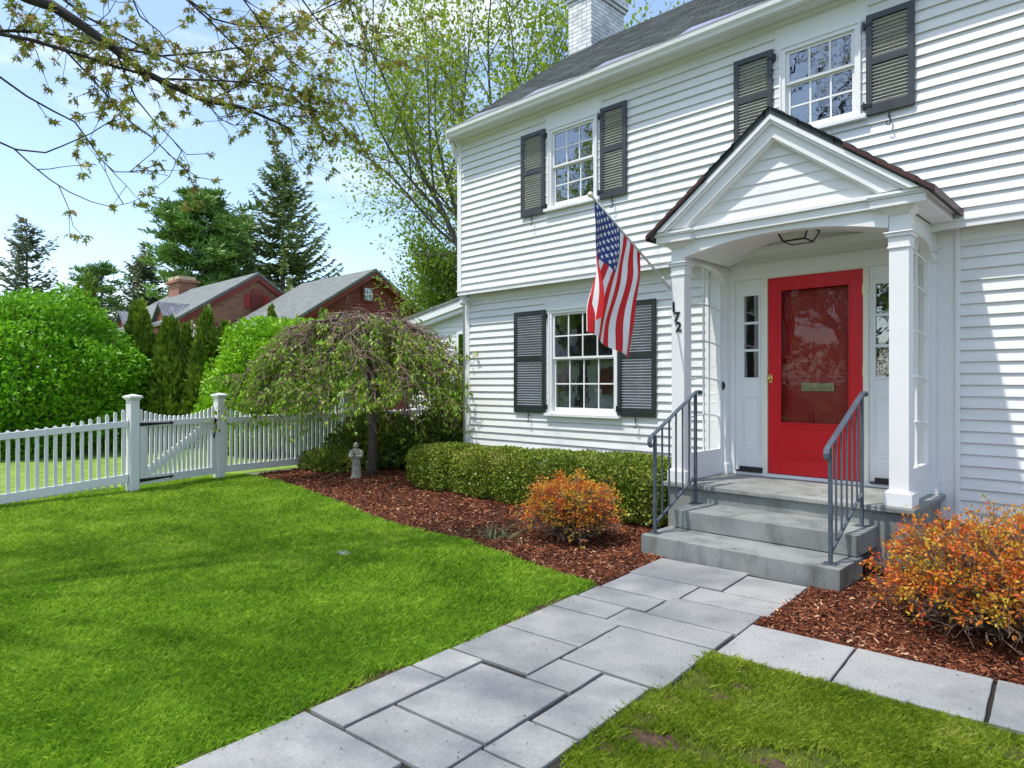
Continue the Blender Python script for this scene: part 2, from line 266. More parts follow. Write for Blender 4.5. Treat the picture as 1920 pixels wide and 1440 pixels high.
# ------------------------------------------------------------------ mesh helpers
class MB:
    def __init__(s): s.v = []; s.f = []; s.m = []; s.mi = 0; s.T = None
    def add(s, vs, fs):
        b = len(s.v)
        if s.T is not None: vs = [tuple(s.T @ Vector(p)) for p in vs]
        s.v += [tuple(p) for p in vs]
        for f in fs: s.f.append([b + i for i in f]); s.m.append(s.mi)
        return s
    def box(s, x0, x1, y0, y1, z0, z1):
        if x0 > x1: x0, x1 = x1, x0
        if y0 > y1: y0, y1 = y1, y0
        if z0 > z1: z0, z1 = z1, z0
        return s.add([(x0, y0, z0), (x1, y0, z0), (x1, y1, z0), (x0, y1, z0), (x0, y0, z1), (x1, y0, z1), (x1, y1, z1), (x0, y1, z1)],
                     [(0, 3, 2, 1), (4, 5, 6, 7), (0, 1, 5, 4), (1, 2, 6, 5), (2, 3, 7, 6), (3, 0, 4, 7)])
    def quad(s, a, b, c, d): return s.add([a, b, c, d], [(0, 1, 2, 3)])
    def prism(s, pts, axis, a, b):
        """outline pts (2D, counter-clockwise seen from +axis) pushed from a to b along axis x|y|z"""
        def P(p, t): return {'x': (t, p[0], p[1]), 'y': (p[0], t, p[1]), 'z': (p[0], p[1], t)}[axis]
        n = len(pts)
        vs = [P(p, a) for p in pts] + [P(p, b) for p in pts]
        fs = [tuple(range(n))[::-1], tuple(range(n, 2 * n))] + [(i, (i + 1) % n, n + (i + 1) % n, n + i) for i in range(n)]
        return s.add(vs, fs)
    def tube(s, pts, rad, n=8, caps=True):
        pts = [Vector(p) for p in pts]; k = len(pts)
        if not hasattr(rad, '__len__'): rad = [rad] * k
        vs = []; prev = None
        for i, p in enumerate(pts):
            t = (pts[min(i + 1, k - 1)] - pts[max(i - 1, 0)])
            t = t.normalized() if t.length > 1e-9 else Vector((0, 0, 1))
            if prev is None:
                u = t.cross(Vector((0, 0, 1)));
                if u.length < .05: u = t.cross(Vector((1, 0, 0)))
            else: u = prev - t * prev.dot(t)
            if u.length < 1e-6: u = t.orthogonal()
            u.normalize(); prev = u; v = t.cross(u)
            for j in range(n):
                a = 2 * math.pi * j / n
                vs.append(p + (u * math.cos(a) + v * math.sin(a)) * rad[i])
        fs = [(i * n + j, i * n + (j + 1) % n, (i + 1) * n + (j + 1) % n, (i + 1) * n + j) for i in range(k - 1) for j in range(n)]
        if caps: fs += [tuple(range(n))[::-1], tuple(range((k - 1) * n, k * n))]
        return s.add(vs, fs)
    def lathe(s, prof, cx, cy, n=16, sx=1, sy=1):
        k = len(prof); vs = []
        for r, z in prof:
            for j in range(n):
                a = 2 * math.pi * j / n; vs.append((cx + r * sx * math.cos(a), cy + r * sy * math.sin(a), z))
        fs = [(i * n + j, i * n + (j + 1) % n, (i + 1) * n + (j + 1) % n, (i + 1) * n + j) for i in range(k - 1) for j in range(n)]
        fs += [tuple(range(n))[::-1], tuple(range((k - 1) * n, k * n))]
        return s.add(vs, fs)
    def ball(s, c, r, n=10):
        prof = [(max(1e-4, math.sin(math.pi * i / n)) * r, c[2] - math.cos(math.pi * i / n) * r) for i in range(n + 1)]
        return s.lathe(prof, c[0], c[1], n)
    def build(s, name, mats, parent=None, smooth=False, bevel=0, origin=None):
        me = bpy.data.meshes.new(name)
        me.from_pydata(s.v, [], s.f)
        if not isinstance(mats, (list, tuple)): mats = [mats]
        for m in mats: me.materials.append(m)
        if len(mats) > 1: me.polygons.foreach_set('material_index', s.m)
        me.update()
        o = bpy.data.objects.new(name, me); col.objects.link(o)
        if smooth:
            me.shade_smooth() if hasattr(me, 'shade_smooth') else None
        if bevel:
            bm = o.modifiers.new('bevel', 'BEVEL'); bm.width = bevel; bm.segments = 2; bm.limit_method = 'ANGLE'; bm.angle_limit = R_(40)
        if parent is not None: attach(o, parent)
        return o
def attach(o, parent):
    o.parent = parent
    o.matrix_parent_inverse = world_of(parent).inverted()
def world_of(o):
    m = o.matrix_basis.copy()
    if o.parent is not None: m = world_of(o.parent) @ o.matrix_parent_inverse @ m
    return m
def thing(name, label, cat, loc=(0, 0, 0), group=None):
    o = bpy.data.objects.new(name, None); col.objects.link(o); o.location = loc; o.empty_display_size = .3
    o['label'] = label; o['category'] = cat
    if group: o['group'] = group
    return o
def tag(o, label, cat, group=None):
    o['label'] = label; o['category'] = cat
    if group: o['group'] = group
    return o
def copy_tree(o, parent=None, memo=None):
    c = o.copy(); col.objects.link(c)
    if parent is not None:
        inv = o.matrix_parent_inverse.copy(); c.parent = parent; c.matrix_parent_inverse = inv
    for ch in [x for x in KIDS.get(o.name, [])]: copy_tree(bpy.data.objects[ch], c)
    return c
KIDS = {}
def note_kids():
    KIDS.clear()
    for o in bpy.data.objects:
        if o.parent: KIDS.setdefault(o.parent.name, []).append(o.name)

def np_mesh(name, verts, k, mat, parent=None, loops=None):
    """verts (N*k,3): N separate faces of k corners each"""
    nv = len(verts); nf = nv // k
    me = bpy.data.meshes.new(name); me.vertices.add(nv); me.vertices.foreach_set('co', np.ascontiguousarray(verts, dtype=np.float32).ravel())
    me.loops.add(nv); me.loops.foreach_set('vertex_index', np.arange(nv, dtype=np.int32))
    me.polygons.add(nf); me.polygons.foreach_set('loop_start', np.arange(0, nv, k, dtype=np.int32))
    me.materials.append(mat); me.update(calc_edges=True)
    o = bpy.data.objects.new(name, me); col.objects.link(o)
    if parent is not None: attach(o, parent)
    return o
LEAF = {
 'oval': np.array([(0, 0, 0), (.3, .22, .05), (.7, .2, .03), (1, 0, -.06), (.7, -.2, .03), (.3, -.22, .05)]),
 'tri': np.array([(0, .13, 0), (0, -.13, 0), (1, 0, 0)]),
 'quad': np.array([(0, 0, 0), (.5, .3, .06), (1, 0, -.04), (.5, -.3, .06)]),
 'palm': np.array([(0, .02, 0), (.02, .34, -.10), (.16, .12, .0), (.50, .50, -.16), (.42, .11, .02), (1.0, .02, -.22), (.42, -.11, .02), (.50, -.50, -.16), (.16, -.12, .0), (.02, -.34, -.10), (0, -.02, 0)]),
 'needle': np.array([(0, .05, 0), (0, -.05, 0), (.6, -.10, 0), (1, 0, 0), (.6, .10, 0)]),
}
def leaf_verts(c, d, size, tmpl, up=.6, rng=RNG, asp=1.0):
    """c centres, d growth directions, size lengths; leaf plane turned at random about d, leaning face-up"""
    N = len(c); t = LEAF[tmpl]
    d = d / (np.linalg.norm(d, axis=1, keepdims=True) + 1e-9)
    n = rng.normal(size=(N, 3)); n[:, 2] += up * 2
    n -= d * (n * d).sum(1, keepdims=True); n /= (np.linalg.norm(n, axis=1, keepdims=True) + 1e-9)
    s = np.cross(n, d)
    v = c[:, None, :] + size[:, None, None] * (t[None, :, 0:1] * d[:, None, :] + asp * t[None, :, 1:2] * s[:, None, :] + t[None, :, 2:3] * n[:, None, :])
    return v.reshape(-1, 3), len(t)
def leaves(name, c, d, size, tmpl, mat, parent=None, up=.6, asp=1.0):
    v, k = leaf_verts(np.asarray(c, float), np.asarray(d, float), np.asarray(size, float), tmpl, up, asp=asp)
    return np_mesh(name, v, k, mat, parent)
def inside(px, py, poly):
    r = np.zeros(len(px), bool); n = len(poly); j = n - 1
    for i in range(n):
        xi, yi = poly[i]; xj, yj = poly[j]
        cnd = ((yi > py) != (yj > py)) & (px < (xj - xi) * (py - yi) / (yj - yi + 1e-12) + xi)
        r ^= cnd; j = i
    return r
_ng = np.random.default_rng(5)
_lat = _ng.random((64, 64, 64))
def vnoise(p, s=1.0):
    """value noise for placing things, p (N,3) -> 0..1"""
    q = np.asarray(p, float) * s; i = np.floor(q).astype(int); f = q - i; f = f * f * (3 - 2 * f); r = 0
    for a in (0, 1):
        for b in (0, 1):
            for c in (0, 1):
                wgt = (f[:, 0] if a else 1 - f[:, 0]) * (f[:, 1] if b else 1 - f[:, 1]) * (f[:, 2] if c else 1 - f[:, 2])
                r = r + wgt * _lat[(i[:, 0] + a) % 64, (i[:, 1] + b) % 64, (i[:, 2] + c) % 64]
    return r
# ------------------------------------------------------------------ ground, path, beds
M['soil_bare'] = plain('bare_brown_earth', (.085, .048, .030), .95, var=.4, scale=25, bump=.9, bscale=45)
def sheet(name, poly, z, mat, kind='structure', parent=None):
    mb = MB(); mb.add([(x, y, z) for x, y in poly], [tuple(range(len(poly)))]); o = mb.build(name, mat, parent)
    if kind: o['kind'] = kind
    return o
def ccw(poly):
    a = sum(poly[i][0] * poly[(i + 1) % len(poly)][1] - poly[(i + 1) % len(poly)][0] * poly[i][1] for i in range(len(poly)))
    return poly if a > 0 else poly[::-1]
sheet('ground', [(-400, -400), (400, -400), (400, 400), (-400, 400)], -.012, M['lawn_far'])
CA, SA = math.cos(R_(4.7)), math.sin(R_(4.7))
def pr(x, y): return (x * CA - y * SA, x * SA + y * CA)      # the path's own grid, turned 4.7 degrees from the house
LAWN = [(-10.75, -3.0), (-10.75, 3.1), (-11.15, 4.6), (-10.9, 4.93), (-10.5, 4.93), (-9.8, 4.98), (-8.95, 4.86), (-8.1, 4.71), (-7.16, 4.53), (-6.37, 4.375), (-5.75, 4.275), (-5.3, 4.277), (-4.83, 4.33),
        (-4.24, 4.205), (-3.71, 4.11), (-3.32, 4.06), (-2.97, 4.06), pr(-2.64, 3.9), pr(-2.64, 2.9), pr(-2.64, -3)]
BED_L = [(-10.5, 4.93), (-9.8, 4.98), (-8.95, 4.86), (-8.1, 4.71), (-7.16, 4.53), (-6.37, 4.375), (-5.75, 4.275), (-5.3, 4.277), (-4.83, 4.33),
         (-4.24, 4.205), (-3.71, 4.11), (-3.32, 4.06), (-2.97, 4.06), pr(-2.62, 5.3), (-3.1, 5.2), (-3.5, 6.0), (-3.6, 7.2), (-7.9, 7.2), (-8.1, 9.4), (-11.6, 9.4), (-11.25, 7.3), (-10.85, 5.2)]
BED_R = [pr(-1.49, 4.15), pr(-1.42, 5.25), (-2.2, 5.3), (-2.2, 7.2), (3, 7.2), (3, 4.6), pr(2.5, 4.12)]
LAWN_F = [pr(-1.53, -3), pr(-1.54, 2.3), pr(-1.54, 2.95), pr(-1.50, 3.58), pr(-.9, 3.58), pr(2.5, 3.56), pr(2.5, -3)]
sheet('back_lawn', [(-60, -30), (-10.62, -30), (-10.62, 3.2), (-11.15, 4.6), (-11.5, 9.5), (-11.5, 40), (-60, 40)], -.008, M['back_lawn'])
sheet('lawn_soil', ccw(LAWN), -.004, M['lawn'])
sheet('front_lawn_soil', ccw(LAWN_F), -.004, M['lawn'])
sheet('mulch_soil', ccw(BED_L), 0.0, M['soil'])
sheet('entrance_mulch_soil', ccw(BED_R), 0.0, M['soil'])
sheet('path_bedding', ccw([pr(-2.67, -3), pr(-2.67, 5.35), pr(-1.42, 5.25), pr(-1.49, 4.16), pr(2.6, 4.16), pr(2.6, 3.56), pr(-1.5, 3.56), pr(-1.53, -3)]), .004, M['joint'])
ST = [(-2.65, -2.00, 1.12, 1.77), (-1.985, -1.55, 1.05, 1.66), (-2.65, -2.40, 1.79, 2.40), (-2.385, -1.835, 1.785, 2.062), (-2.385, -1.835, 2.078, 2.665), (-2.65, -2.40, 2.415, 2.70),
      (-2.65, -2.108, 2.715, 3.17), (-2.095, -1.825, 2.68, 2.97), (-1.81, -1.55, 2.355, 2.96), (-1.82, -1.55, 2.045, 2.34), (-1.82, -1.55, 1.675, 2.03),
      (-2.65, -2.105, 3.185, 3.655), (-2.09, -1.5, 2.985, 3.605), (-2.65, -2.225, 3.67, 3.94), (-2.21, -1.5, 3.62, 3.905), (-2.63, -2.095, 3.955, 4.225), (-2.615, -2.045, 4.24, 4.675),
      (-2.635, -1.885, 4.69, 5.25), (-1.87, -1.43, 4.66, 5.16), (-2.03, -1.44, 4.335, 4.645), (-2.08, -1.48, 3.92, 4.32),
      (-1.475, -.895, 3.585, 4.145), (-.884, -.262, 3.585, 4.14), (-.246, .40, 3.585, 4.14), (.415, 1.1, 3.585, 4.14), (1.115, 1.8, 3.585, 4.14),
      (-2.65, -2.1, .5, 1.105), (-2.085, -1.55, .4, 1.035), (-2.65, -1.95, -.3, .485), (-1.935, -1.55, -.2, .385)]
mb = MB(); rr = random.Random(3)
for x0, x1, y0, y1 in ST:
    g = .002; nx, ny = max(2, int((x1 - x0) / .09)), max(2, int((y1 - y0) / .09))
    c = [(x0 + g, y0 + g), (x1 - g, y0 + g), (x1 - g, y1 - g), (x0 + g, y1 - g)]
    tilt = (rr.uniform(-.0022, .0022), rr.uniform(-.0022, .0022)); zt = .022 + rr.uniform(-.0025, .0025)
    def edge(a, b, n):
        return [(a[0] + (b[0] - a[0]) * i / n + rr.uniform(-.0018, .0018), a[1] + (b[1] - a[1]) * i / n + rr.uniform(-.0018, .0018)) for i in range(n)]
    ring = edge(c[0], c[1], nx) + edge(c[1], c[2], ny) + edge(c[2], c[3], nx) + edge(c[3], c[0], ny)
    cx, cy = (x0 + x1) / 2, (y0 + y1) / 2
    n = len(ring); vs = []
    for k, zz in ((0, 0.0), (0, zt - .003), (.003, zt)):
        for (x, y) in ring:
            fx = x - math.copysign(k, x - cx); fy = y - math.copysign(k, y - cy)
            X, Y = pr(fx, fy); vs.append((X, Y, zz + (tilt[0] * (x - cx) + tilt[1] * (y - cy)) * (zz > 0)))
    fs = [(r * n + i, r * n + (i + 1) % n, (r + 1) * n + (i + 1) % n, (r + 1) * n + i) for r in (0, 1) for i in range(n)] + [tuple(range(2 * n, 3 * n))]
    mb.add(vs, fs)
o = mb.build('path', M['bluestone']); o['kind'] = 'structure'
def blob(cx, cy, r, rs):
    r3 = random.Random(rs); return [(cx + r * (1 + r3.uniform(-.35, .35)) * math.cos(2 * math.pi * k / 14) * 1.3, cy + r * (1 + r3.uniform(-.35, .35)) * math.sin(2 * math.pi * k / 14)) for k in range(14)]
BARE = [(-1.655, 2.578, .07), (-1.522, 2.445, .09), (-1.56, 3.346, .06), (-1.491, 3.174, .055), (-1.496, 2.998, .05), (-1.64, 2.25, .07), (-1.66, 2.83, .05), (-1.10, 2.62, .05), (-1.60, 2.43, .10), (-1.35, 2.2, .06)]
for k, (a, b, c) in enumerate(BARE): sheet('bare_earth', ccw(blob(a, b, c, k)), -.0005 + .0004 * k, M['soil_bare'])
r3 = random.Random(9); L1 = [pr(-2.655, .3 + .1 * k) for k in range(38)]; L2 = [pr(-2.69 - abs(r3.gauss(0, .035)), .3 + .1 * k) for k in range(38)]
sheet('bare_path_edge', ccw(L1 + L2[::-1]), -.0009, M['soil_bare'])
sheet('road', [(-200, -24), (200, -24), (200, -16), (-200, -16)], -.002, M['asphalt'])

# ------------------------------------------------------------------ the white house
YL, YU = 7.08, 6.915          # faces of the ground floor wall and of the jettied upper wall
XL, XR = -7.783, 3.2; YB = 13.0
HZ = 2.90; EAVE = 5.21; SLOPE = .745; RY, RZ = 9.9, 0
RZ = EAVE + .10 + (RY - 6.72) * SLOPE
house = thing('white_house', 'white clapboard colonial house with red front door, grey shutters and gabled entrance porch', 'house', (-3, 9, 0))
EXPO = .102
def clap(mb, x0, x1, z0, z1, Y, holes=(), lap=.021, expo=EXPO, sgn=-1, put=None, zref=0.27, jit=.0):
    """overlapping boards; put maps (x, out, z) to the world so that side walls can use it too"""
    put = put or (lambda x, o, z: (x, Y + sgn * o, z))
    k0 = int(math.floor((z0 - zref) / expo + 1e-6)); k = k0
    while zref + k * expo < z1 - 1e-6:
        a, b = zref + k * expo, zref + (k + 1) * expo
        cuts = sorted({max(a, z0), min(b, z1)} | {h for hx0, hx1, h0, h1 in holes for h in (h0, h1) if max(a, z0) < h < min(b, z1)})
        for lo, hi in zip(cuts[:-1], cuts[1:]):
            zm = (lo + hi) / 2
            segs = [(x0, x1)]
            for hx0, hx1, h0, h1 in holes:
                if h0 < zm < h1:
                    ns = []
                    for s0, s1 in segs:
                        if hx1 <= s0 or hx0 >= s1: ns.append((s0, s1)); continue
                        if hx0 > s0: ns.append((s0, hx0))
                        if hx1 < s1: ns.append((hx1, s1))
                    segs = ns
            ol = lap * (1 - (lo - a) / expo) + .002; oh = lap * (1 - (hi - a) / expo) + .002
            jr = random.Random(k * 7919 + int(x0 * 13)); cutx = []; xx = x0 + jr.uniform(.4, 3.2)
            while xx < x1: cutx.append(xx); xx += jr.uniform(2.2, 3.8)
            seg2 = []
            for s0, s1 in segs:
                e = [s0] + [c_ for c_ in cutx if s0 + .05 < c_ < s1 - .05] + [s1]; seg2 += [(e[i] + (.0012 if i else 0), e[i + 1]) for i in range(len(e) - 1)]
            for s0, s1 in seg2:
                jj = jr.uniform(-.0012, .0012); ol += jj; oh += jj * .3
                mb.add([put(s0, ol, lo), put(s1, ol, lo), put(s1, oh, hi), put(s0, oh, hi)], [(0, 1, 2, 3)])
                if abs(lo - a) < 1e-6: mb.add([put(s0, -.001, lo), put(s1, -.001, lo), put(s1, ol, lo), put(s0, ol, lo)], [(0, 1, 2, 3)])
        k += 1
W1 = (-5.945, -5.13, 3.86, 4.93); W2 = (-2.81, -2.04, 4.04, 4.94); W3 = (-6.08, -4.935, 1.10, 2.52)
DOORWAY = (-3.52, -1.54, .50, 2.80)
for a, b in ((XL + .075, -3.55), (-1.32, XR)):
    mb = MB(); clap(mb, a, b, .27, HZ, YL, [W3] if a < -4 else []); mb.build('wall', M['siding'], house)
mb = MB()
clap(mb, XL + .07, XR, HZ + .02, EAVE, YU, [W1, W2, (W1[0] - .06, W1[1] + .06, W1[3] - .01, EAVE + .1), (W2[0] - .06, W2[1] + .06, W2[3] - .01, EAVE + .1)])
mb.build('upper_wall', M['siding'], house)
# the other three walls, the gable included, and the inside faces
mb = MB()
px_ = lambda x, o, z: (XL - o, x, z)
clap(mb, YL, YB, .27, HZ, 0, put=px_)
clap(mb, YU, YB + .1, HZ + .02, EAVE, 0, put=px_)
k = 0
while EAVE + k * EXPO < RZ - .2:
    z = EAVE + k * EXPO; ya = 6.72 + (z + EXPO - EAVE - .10) / SLOPE; yb = 2 * RY - ya
    if yb > ya: mb.add([px_(ya - .1, .014, z), px_(yb + .1, .014, z), px_(yb, .002, z + EXPO), px_(ya, .002, z + EXPO)], [(0, 1, 2, 3)])
    k += 1
clap(mb, XL, XR, .27, EAVE, YB, sgn=1)
mb.build('side_and_back_wall', M['siding'], house)
mb = MB()
for a in (XR,): mb.box(a - .02, a, YL + .05, YB - .03, .0, EAVE)
mb.box(XL + .02, XL + .04, YL + .05, YB - .03, .1, EAVE)
mb.box(XL + .02, XR, YB - .06, YB - .03, .1, EAVE)
mb.box(XL + .02, XR - .02, YL + .30, YB - .06, HZ + .02, HZ + .10); mb.box(XL + .02, XR - .02, YL + .12, YB - .06, EAVE + .02, EAVE + .06)
mb.box(XL + .02, XR - .02, YL + .12, YB - .06, .42, .48)
mb.box(-3.9, -3.86, YL + .14, 11, .5, HZ); mb.box(-1.3, -1.26, YL + .14, 11, .5, HZ); mb.box(-4.0, -3.96, YU + .2, 11, HZ + .12, EAVE)
mb.build('inner_room', M['room'], house)
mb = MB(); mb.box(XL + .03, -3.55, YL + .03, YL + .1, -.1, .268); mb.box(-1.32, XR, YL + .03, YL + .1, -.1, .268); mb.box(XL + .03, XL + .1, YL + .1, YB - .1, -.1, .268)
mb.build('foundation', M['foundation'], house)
# jetty: bottom board, soffit, pendant drop
mb = MB()
mb.box(XL - .012, XR, YU - .028, YU + .0, HZ - .045, HZ + .03); mb.box(XL - .012, XR, YU + .003, YL + .02, HZ - .02, HZ + .01)
mb.box(XL - .025, XR, YU - .040, YU - .0285, HZ + .012, HZ + .034)
mb.box(XL + .075, -3.75, YL - .022, YL - .001, HZ - .135, HZ - .0225); mb.box(-1.30, XR, YL - .022, YL - .001, HZ - .135, HZ - .0225)
mb.build('jetty_board', M['trim'], house, bevel=.003)
mb = MB(); mb.lathe([(.02, HZ - .19), (.05, HZ - .175), (.062, HZ - .14), (.055, HZ - .10), (.03, HZ - .085), (.045, HZ - .07), (.05, HZ - .047)], XL + .03, YU + .06, 14)
mb.build('pendant', M['trim'], house, smooth=True)
mb = MB()
mb.box(XL - .02, XL + .074, YL - .024, YL + .01, .2, HZ - .05); mb.box(XL - .02, XL - .0, YL + .012, YL + .09, .2, HZ - .03)
mb.build('corner_board', M['trim'], house, bevel=.004)
mb = MB()
mb.box(XL - .022, XL + .07, YU - .024, YU + .008, HZ + .036, EAVE - .001); mb.box(XL - .022, XL - .0, YU + .010, YU + .1, HZ + .036, EAVE - .001)
mb.build('corner_board', M['trim'], house, bevel=.004)
mb = MB()   # downspout at the corner with its elbow under the eave
mb.tube([(XL - .03, YU - .12, EAVE - .01), (XL - .04, YU - .07, EAVE - .12), (XL - .055, YU + .06, EAVE - .34), (XL - .055, YU + .16, EAVE - .5), (XL - .055, YU + .18, .25)], .036, 10)
mb.build('downspout', M['trim'], house, smooth=True)
# roof, cornice, gutter
xo0, xo1 = XL + .03, XR + .2; ye = 6.75; ze = EAVE + .10
mb = MB(); T_ = .05
def roof_pt(y, up=0): return ze + (y - 6.72) * SLOPE + up if y <= RY else ze + (2 * RY - y - 6.72) * SLOPE + up
yf, yb2 = ye - .03, 2 * RY - ye
mb.prism([(yf, roof_pt(yf)), (RY, roof_pt(RY)), (yb2, roof_pt(yb2)), (yb2, roof_pt(yb2, T_)), (RY, roof_pt(RY, T_)), (yf, roof_pt(yf, T_))][::1], 'x', xo0, xo1)
# separate shingle courses, each a thin lap
n = int((RY - yf) / .112)
for i in range(n):
    y0 = yf + i * .112; y1 = y0 + .118
    mb.add([(xo0 - .01, y0, roof_pt(y0, T_ + .012)), (xo1, y0, roof_pt(y0, T_ + .012)), (xo1, y1, roof_pt(min(y1, RY), T_ + .003)), (xo0 - .01, y1, roof_pt(min(y1, RY), T_ + .003))], [(0, 1, 2, 3)])
    mb.add([(xo0 - .01, y0, roof_pt(y0, T_)), (xo1, y0, roof_pt(y0, T_)), (xo1, y0, roof_pt(y0, T_ + .012)), (xo0 - .01, y0, roof_pt(y0, T_ + .012))], [(0, 1, 2, 3)])
mb.build('roof', M['shingle'], house)
mb = MB()
mb.box(xo0 - .07, XR, ye - .02, YU + .02, EAVE - .0, EAVE + .02)                      # soffit
mb.box(xo0 - .0, XR, ye - .02, ye - .002, EAVE + .0205, ze - .005)                     # fascia
mb.prism([(YU - .002, EAVE - .055), (YU - .002, EAVE - .002), (YU - .05, EAVE - .002), (YU - .035, EAVE - .03)][::-1], 'x', XL - .03, XR)
mb.build('cornice', M['trim'], house)
mb = MB()                                                                                # K-style gutter
G = [(0, .0), (-.075, .0), (-.085, .03), (-.11, .06), (-.115, .105), (-.122, .118), (-.108, .118), (-.1, .11), (-.1, .065), (-.075, .03), (-.07, .008), (0, .008)]
mb.prism([(ye - .021 + a, EAVE + .005 + b) for a, b in G][::-1], 'x', xo0, XR)
mb.box(xo0 - .0035, xo0 - .0005, ye - .13, ye - .021, EAVE + .005, EAVE + .12)
mb.build('gutter', M['trim'], house)
mb = MB()                                                                                # guard panels leaning over the gutter
for i in range(9):
    x = xo0 + .25 + i * 1.2
    zt = EAVE + .126
    a = (x, ye - .115, zt); b = (x + 1.15, ye - .115, zt); c_ = (x + 1.15, ye + .01, roof_pt(ye + .01, T_ + .024)); d = (x + .02, ye + .26, roof_pt(ye + .26, T_ + .03))
    mb.add([a, b, c_, d, *[(p[0], p[1], p[2] - .006) for p in (a, b, c_, d)]], [(0, 1, 2, 3), (7, 6, 5, 4), (0, 4, 5, 1), (3, 2, 6, 7), (0, 3, 7, 4)])
mb.build('gutter_guard', M['metal_guard'], house)
mb = MB(); mb.prism([(RY, roof_pt(RY) - .02), (yf, roof_pt(yf) - .02), (yf, roof_pt(yf) - .16), (RY, roof_pt(RY) - .18), (yb2, roof_pt(yb2) - .16), (yb2, roof_pt(yb2) - .02)], 'x', XL - .05, XL - .025)
mb.build('rake_board', M['trim'], house)
# chimney
cx0, cx1, cy0, cy1 = -7.76, -7.24, 9.55, 10.55
mb = MB(); mb.box(cx0, cx1, cy0, cy1, 6.4, 8.42)
mb.box(cx0 - .03, cx1 + .03, cy0 - .03, cy1 + .03, 8.4205, 8.49); mb.box(cx0 - .065, cx1 + .065, cy0 - .065, cy1 + .065, 8.4905, 8.64); mb.box(cx0 - .02, cx1 + .02, cy0 - .02, cy1 + .02, 8.6405, 8.75)
mb.build('chimney', M['white_brick'], house)

def window(x0, x1, z0, z1, Y, cols, up, lo, zm, inside_='curtain', head=None):
    mb = MB(); cw = .055; yo = Y - .035
    mb.box(x0, x0 + cw, yo, Y + .02, z0, z1); mb.box(x1 - cw, x1, yo, Y + .02, z0, z1); mb.box(x0 + cw + .0005, x1 - cw - .0005, yo, Y + .02, z1 - cw, z1); mb.box(x0 + cw + .0005, x1 - cw - .0005, yo + .01, Y + .02, z0, z0 + .03)
    # outer back band
    e = .016; ya = yo - .012
    mb.box(x0 - .002, x0 + e, ya, yo - .0005, z0, z1 + .002); mb.box(x1 - e, x1 + .002, ya, yo - .0005, z0, z1 + .002); mb.box(x0 + e + .0005, x1 - e - .0005, ya, yo - .0005, z1 - e, z1 + .002)
    # jamb depth
    mb.box(x0 + .01, x0 + cw - .01, Y + .0205, Y + .10, z0, z1); mb.box(x1 - cw + .01, x1 - .01, Y + .0205, Y + .10, z0, z1); mb.box(x0 + cw, x1 - cw, Y + .0205, Y + .10, z1 - cw + .01, z1); mb.box(x0 + cw, x1 - cw, Y + .0205, Y + .10, z0, z0 + .02)
    fr = mb.build('window', M['trim'], house, bevel=.002)
    ix0, ix1 = x0 + cw, x1 - cw; iz0, iz1 = z0 + .03, z1 - cw; st = .036; mu = .018
    gl = MB()
    for (a, b, rows, y, bot) in ((zm, iz1, up, Y - .012, .028), (iz0, zm + .012, lo, Y + .016, .05)):
        s = MB(); yA, yB = y, y + .022
        s.box(ix0 + .001, ix0 + st, yA, yB, a, b); s.box(ix1 - st, ix1 - .001, yA, yB, a, b); s.box(ix0 + st + .0005, ix1 - st - .0005, yA - .001, yB, a, a + bot); s.box(ix0 + st + .0005, ix1 - st - .0005, yA, yB, b - .028, b)
        gx0, gx1, gz0, gz1 = ix0 + st, ix1 - st, a + bot, b - .028
        for i in range(1, cols): xx = gx0 + (gx1 - gx0) * i / cols; s.box(xx - mu / 2, xx + mu / 2, yA + .003, yB - .003, gz0 + .0005, gz1 - .0005)
        for i in range(1, rows): zz = gz0 + (gz1 - gz0) * i / rows; s.box(gx0 + .0005, gx1 - .0005, yA + .004, yB - .004, zz - mu / 2, zz + mu / 2)
        s.build('sash', M['trim'], fr, bevel=.0015)
        gl.quad((gx0, y + .012, gz0), (gx1, y + .012, gz0), (gx1, y + .012, gz1), (gx0, y + .012, gz1))
    gl.build('pane', M['glass'], fr)
    s = MB(); s.box(x0 - .055, x1 + .055, Y - .075, Y - .0, z0 - .04, z0 - .0005); s.build('sill', M['trim'], fr, bevel=.004)
    if inside_ == 'curtain':
        for a, b in ((ix0, ix0 + .16), (ix1 - .16, ix1)):
            c = MB(); n = 14; vs = []
            for i in range(n + 1):
                xx = a + (b - a) * i / n; yy = Y + .16 + .022 * math.sin(i * 2.3); vs += [(xx, yy, z0), (xx, yy, z1)]
            c.add(vs, [(2 * i, 2 * i + 2, 2 * i + 3, 2 * i + 1) for i in range(n)]); c.build('curtain', M['curtain'], fr)
    else:
        c = MB(); n = 26
        for i in range(n):
            z = z0 + .03 + (zm - z0 - .03) * i / n; c.quad((ix0, Y + .075, z), (ix1, Y + .075, z), (ix1, Y + .083, z + .0165), (ix0, Y + .083, z + .0165))
        c.build('blind', M['blind'], fr)
        c = MB(); n = 10; a, b = (ix0 + ix1) / 2 - .05, (ix0 + ix1) / 2 + .08; vs = []
        for i in range(n + 1):
            xx = a + (b - a) * i / n; yy = Y + .15 + .02 * math.sin(i * 2.3); vs += [(xx, yy, z0), (xx, yy, z1)]
        c.add(vs, [(2 * i, 2 * i + 2, 2 * i + 3, 2 * i + 1) for i in range(n)]); c.build('curtain', M['curtain'], fr)
    return fr
window(*W1, YU, 3, 2, 2, 4.40); window(*W2, YU, 3, 1, 2, 4.55, 'blind'); window(*W3, YL, 4, 2, 2, 1.84)
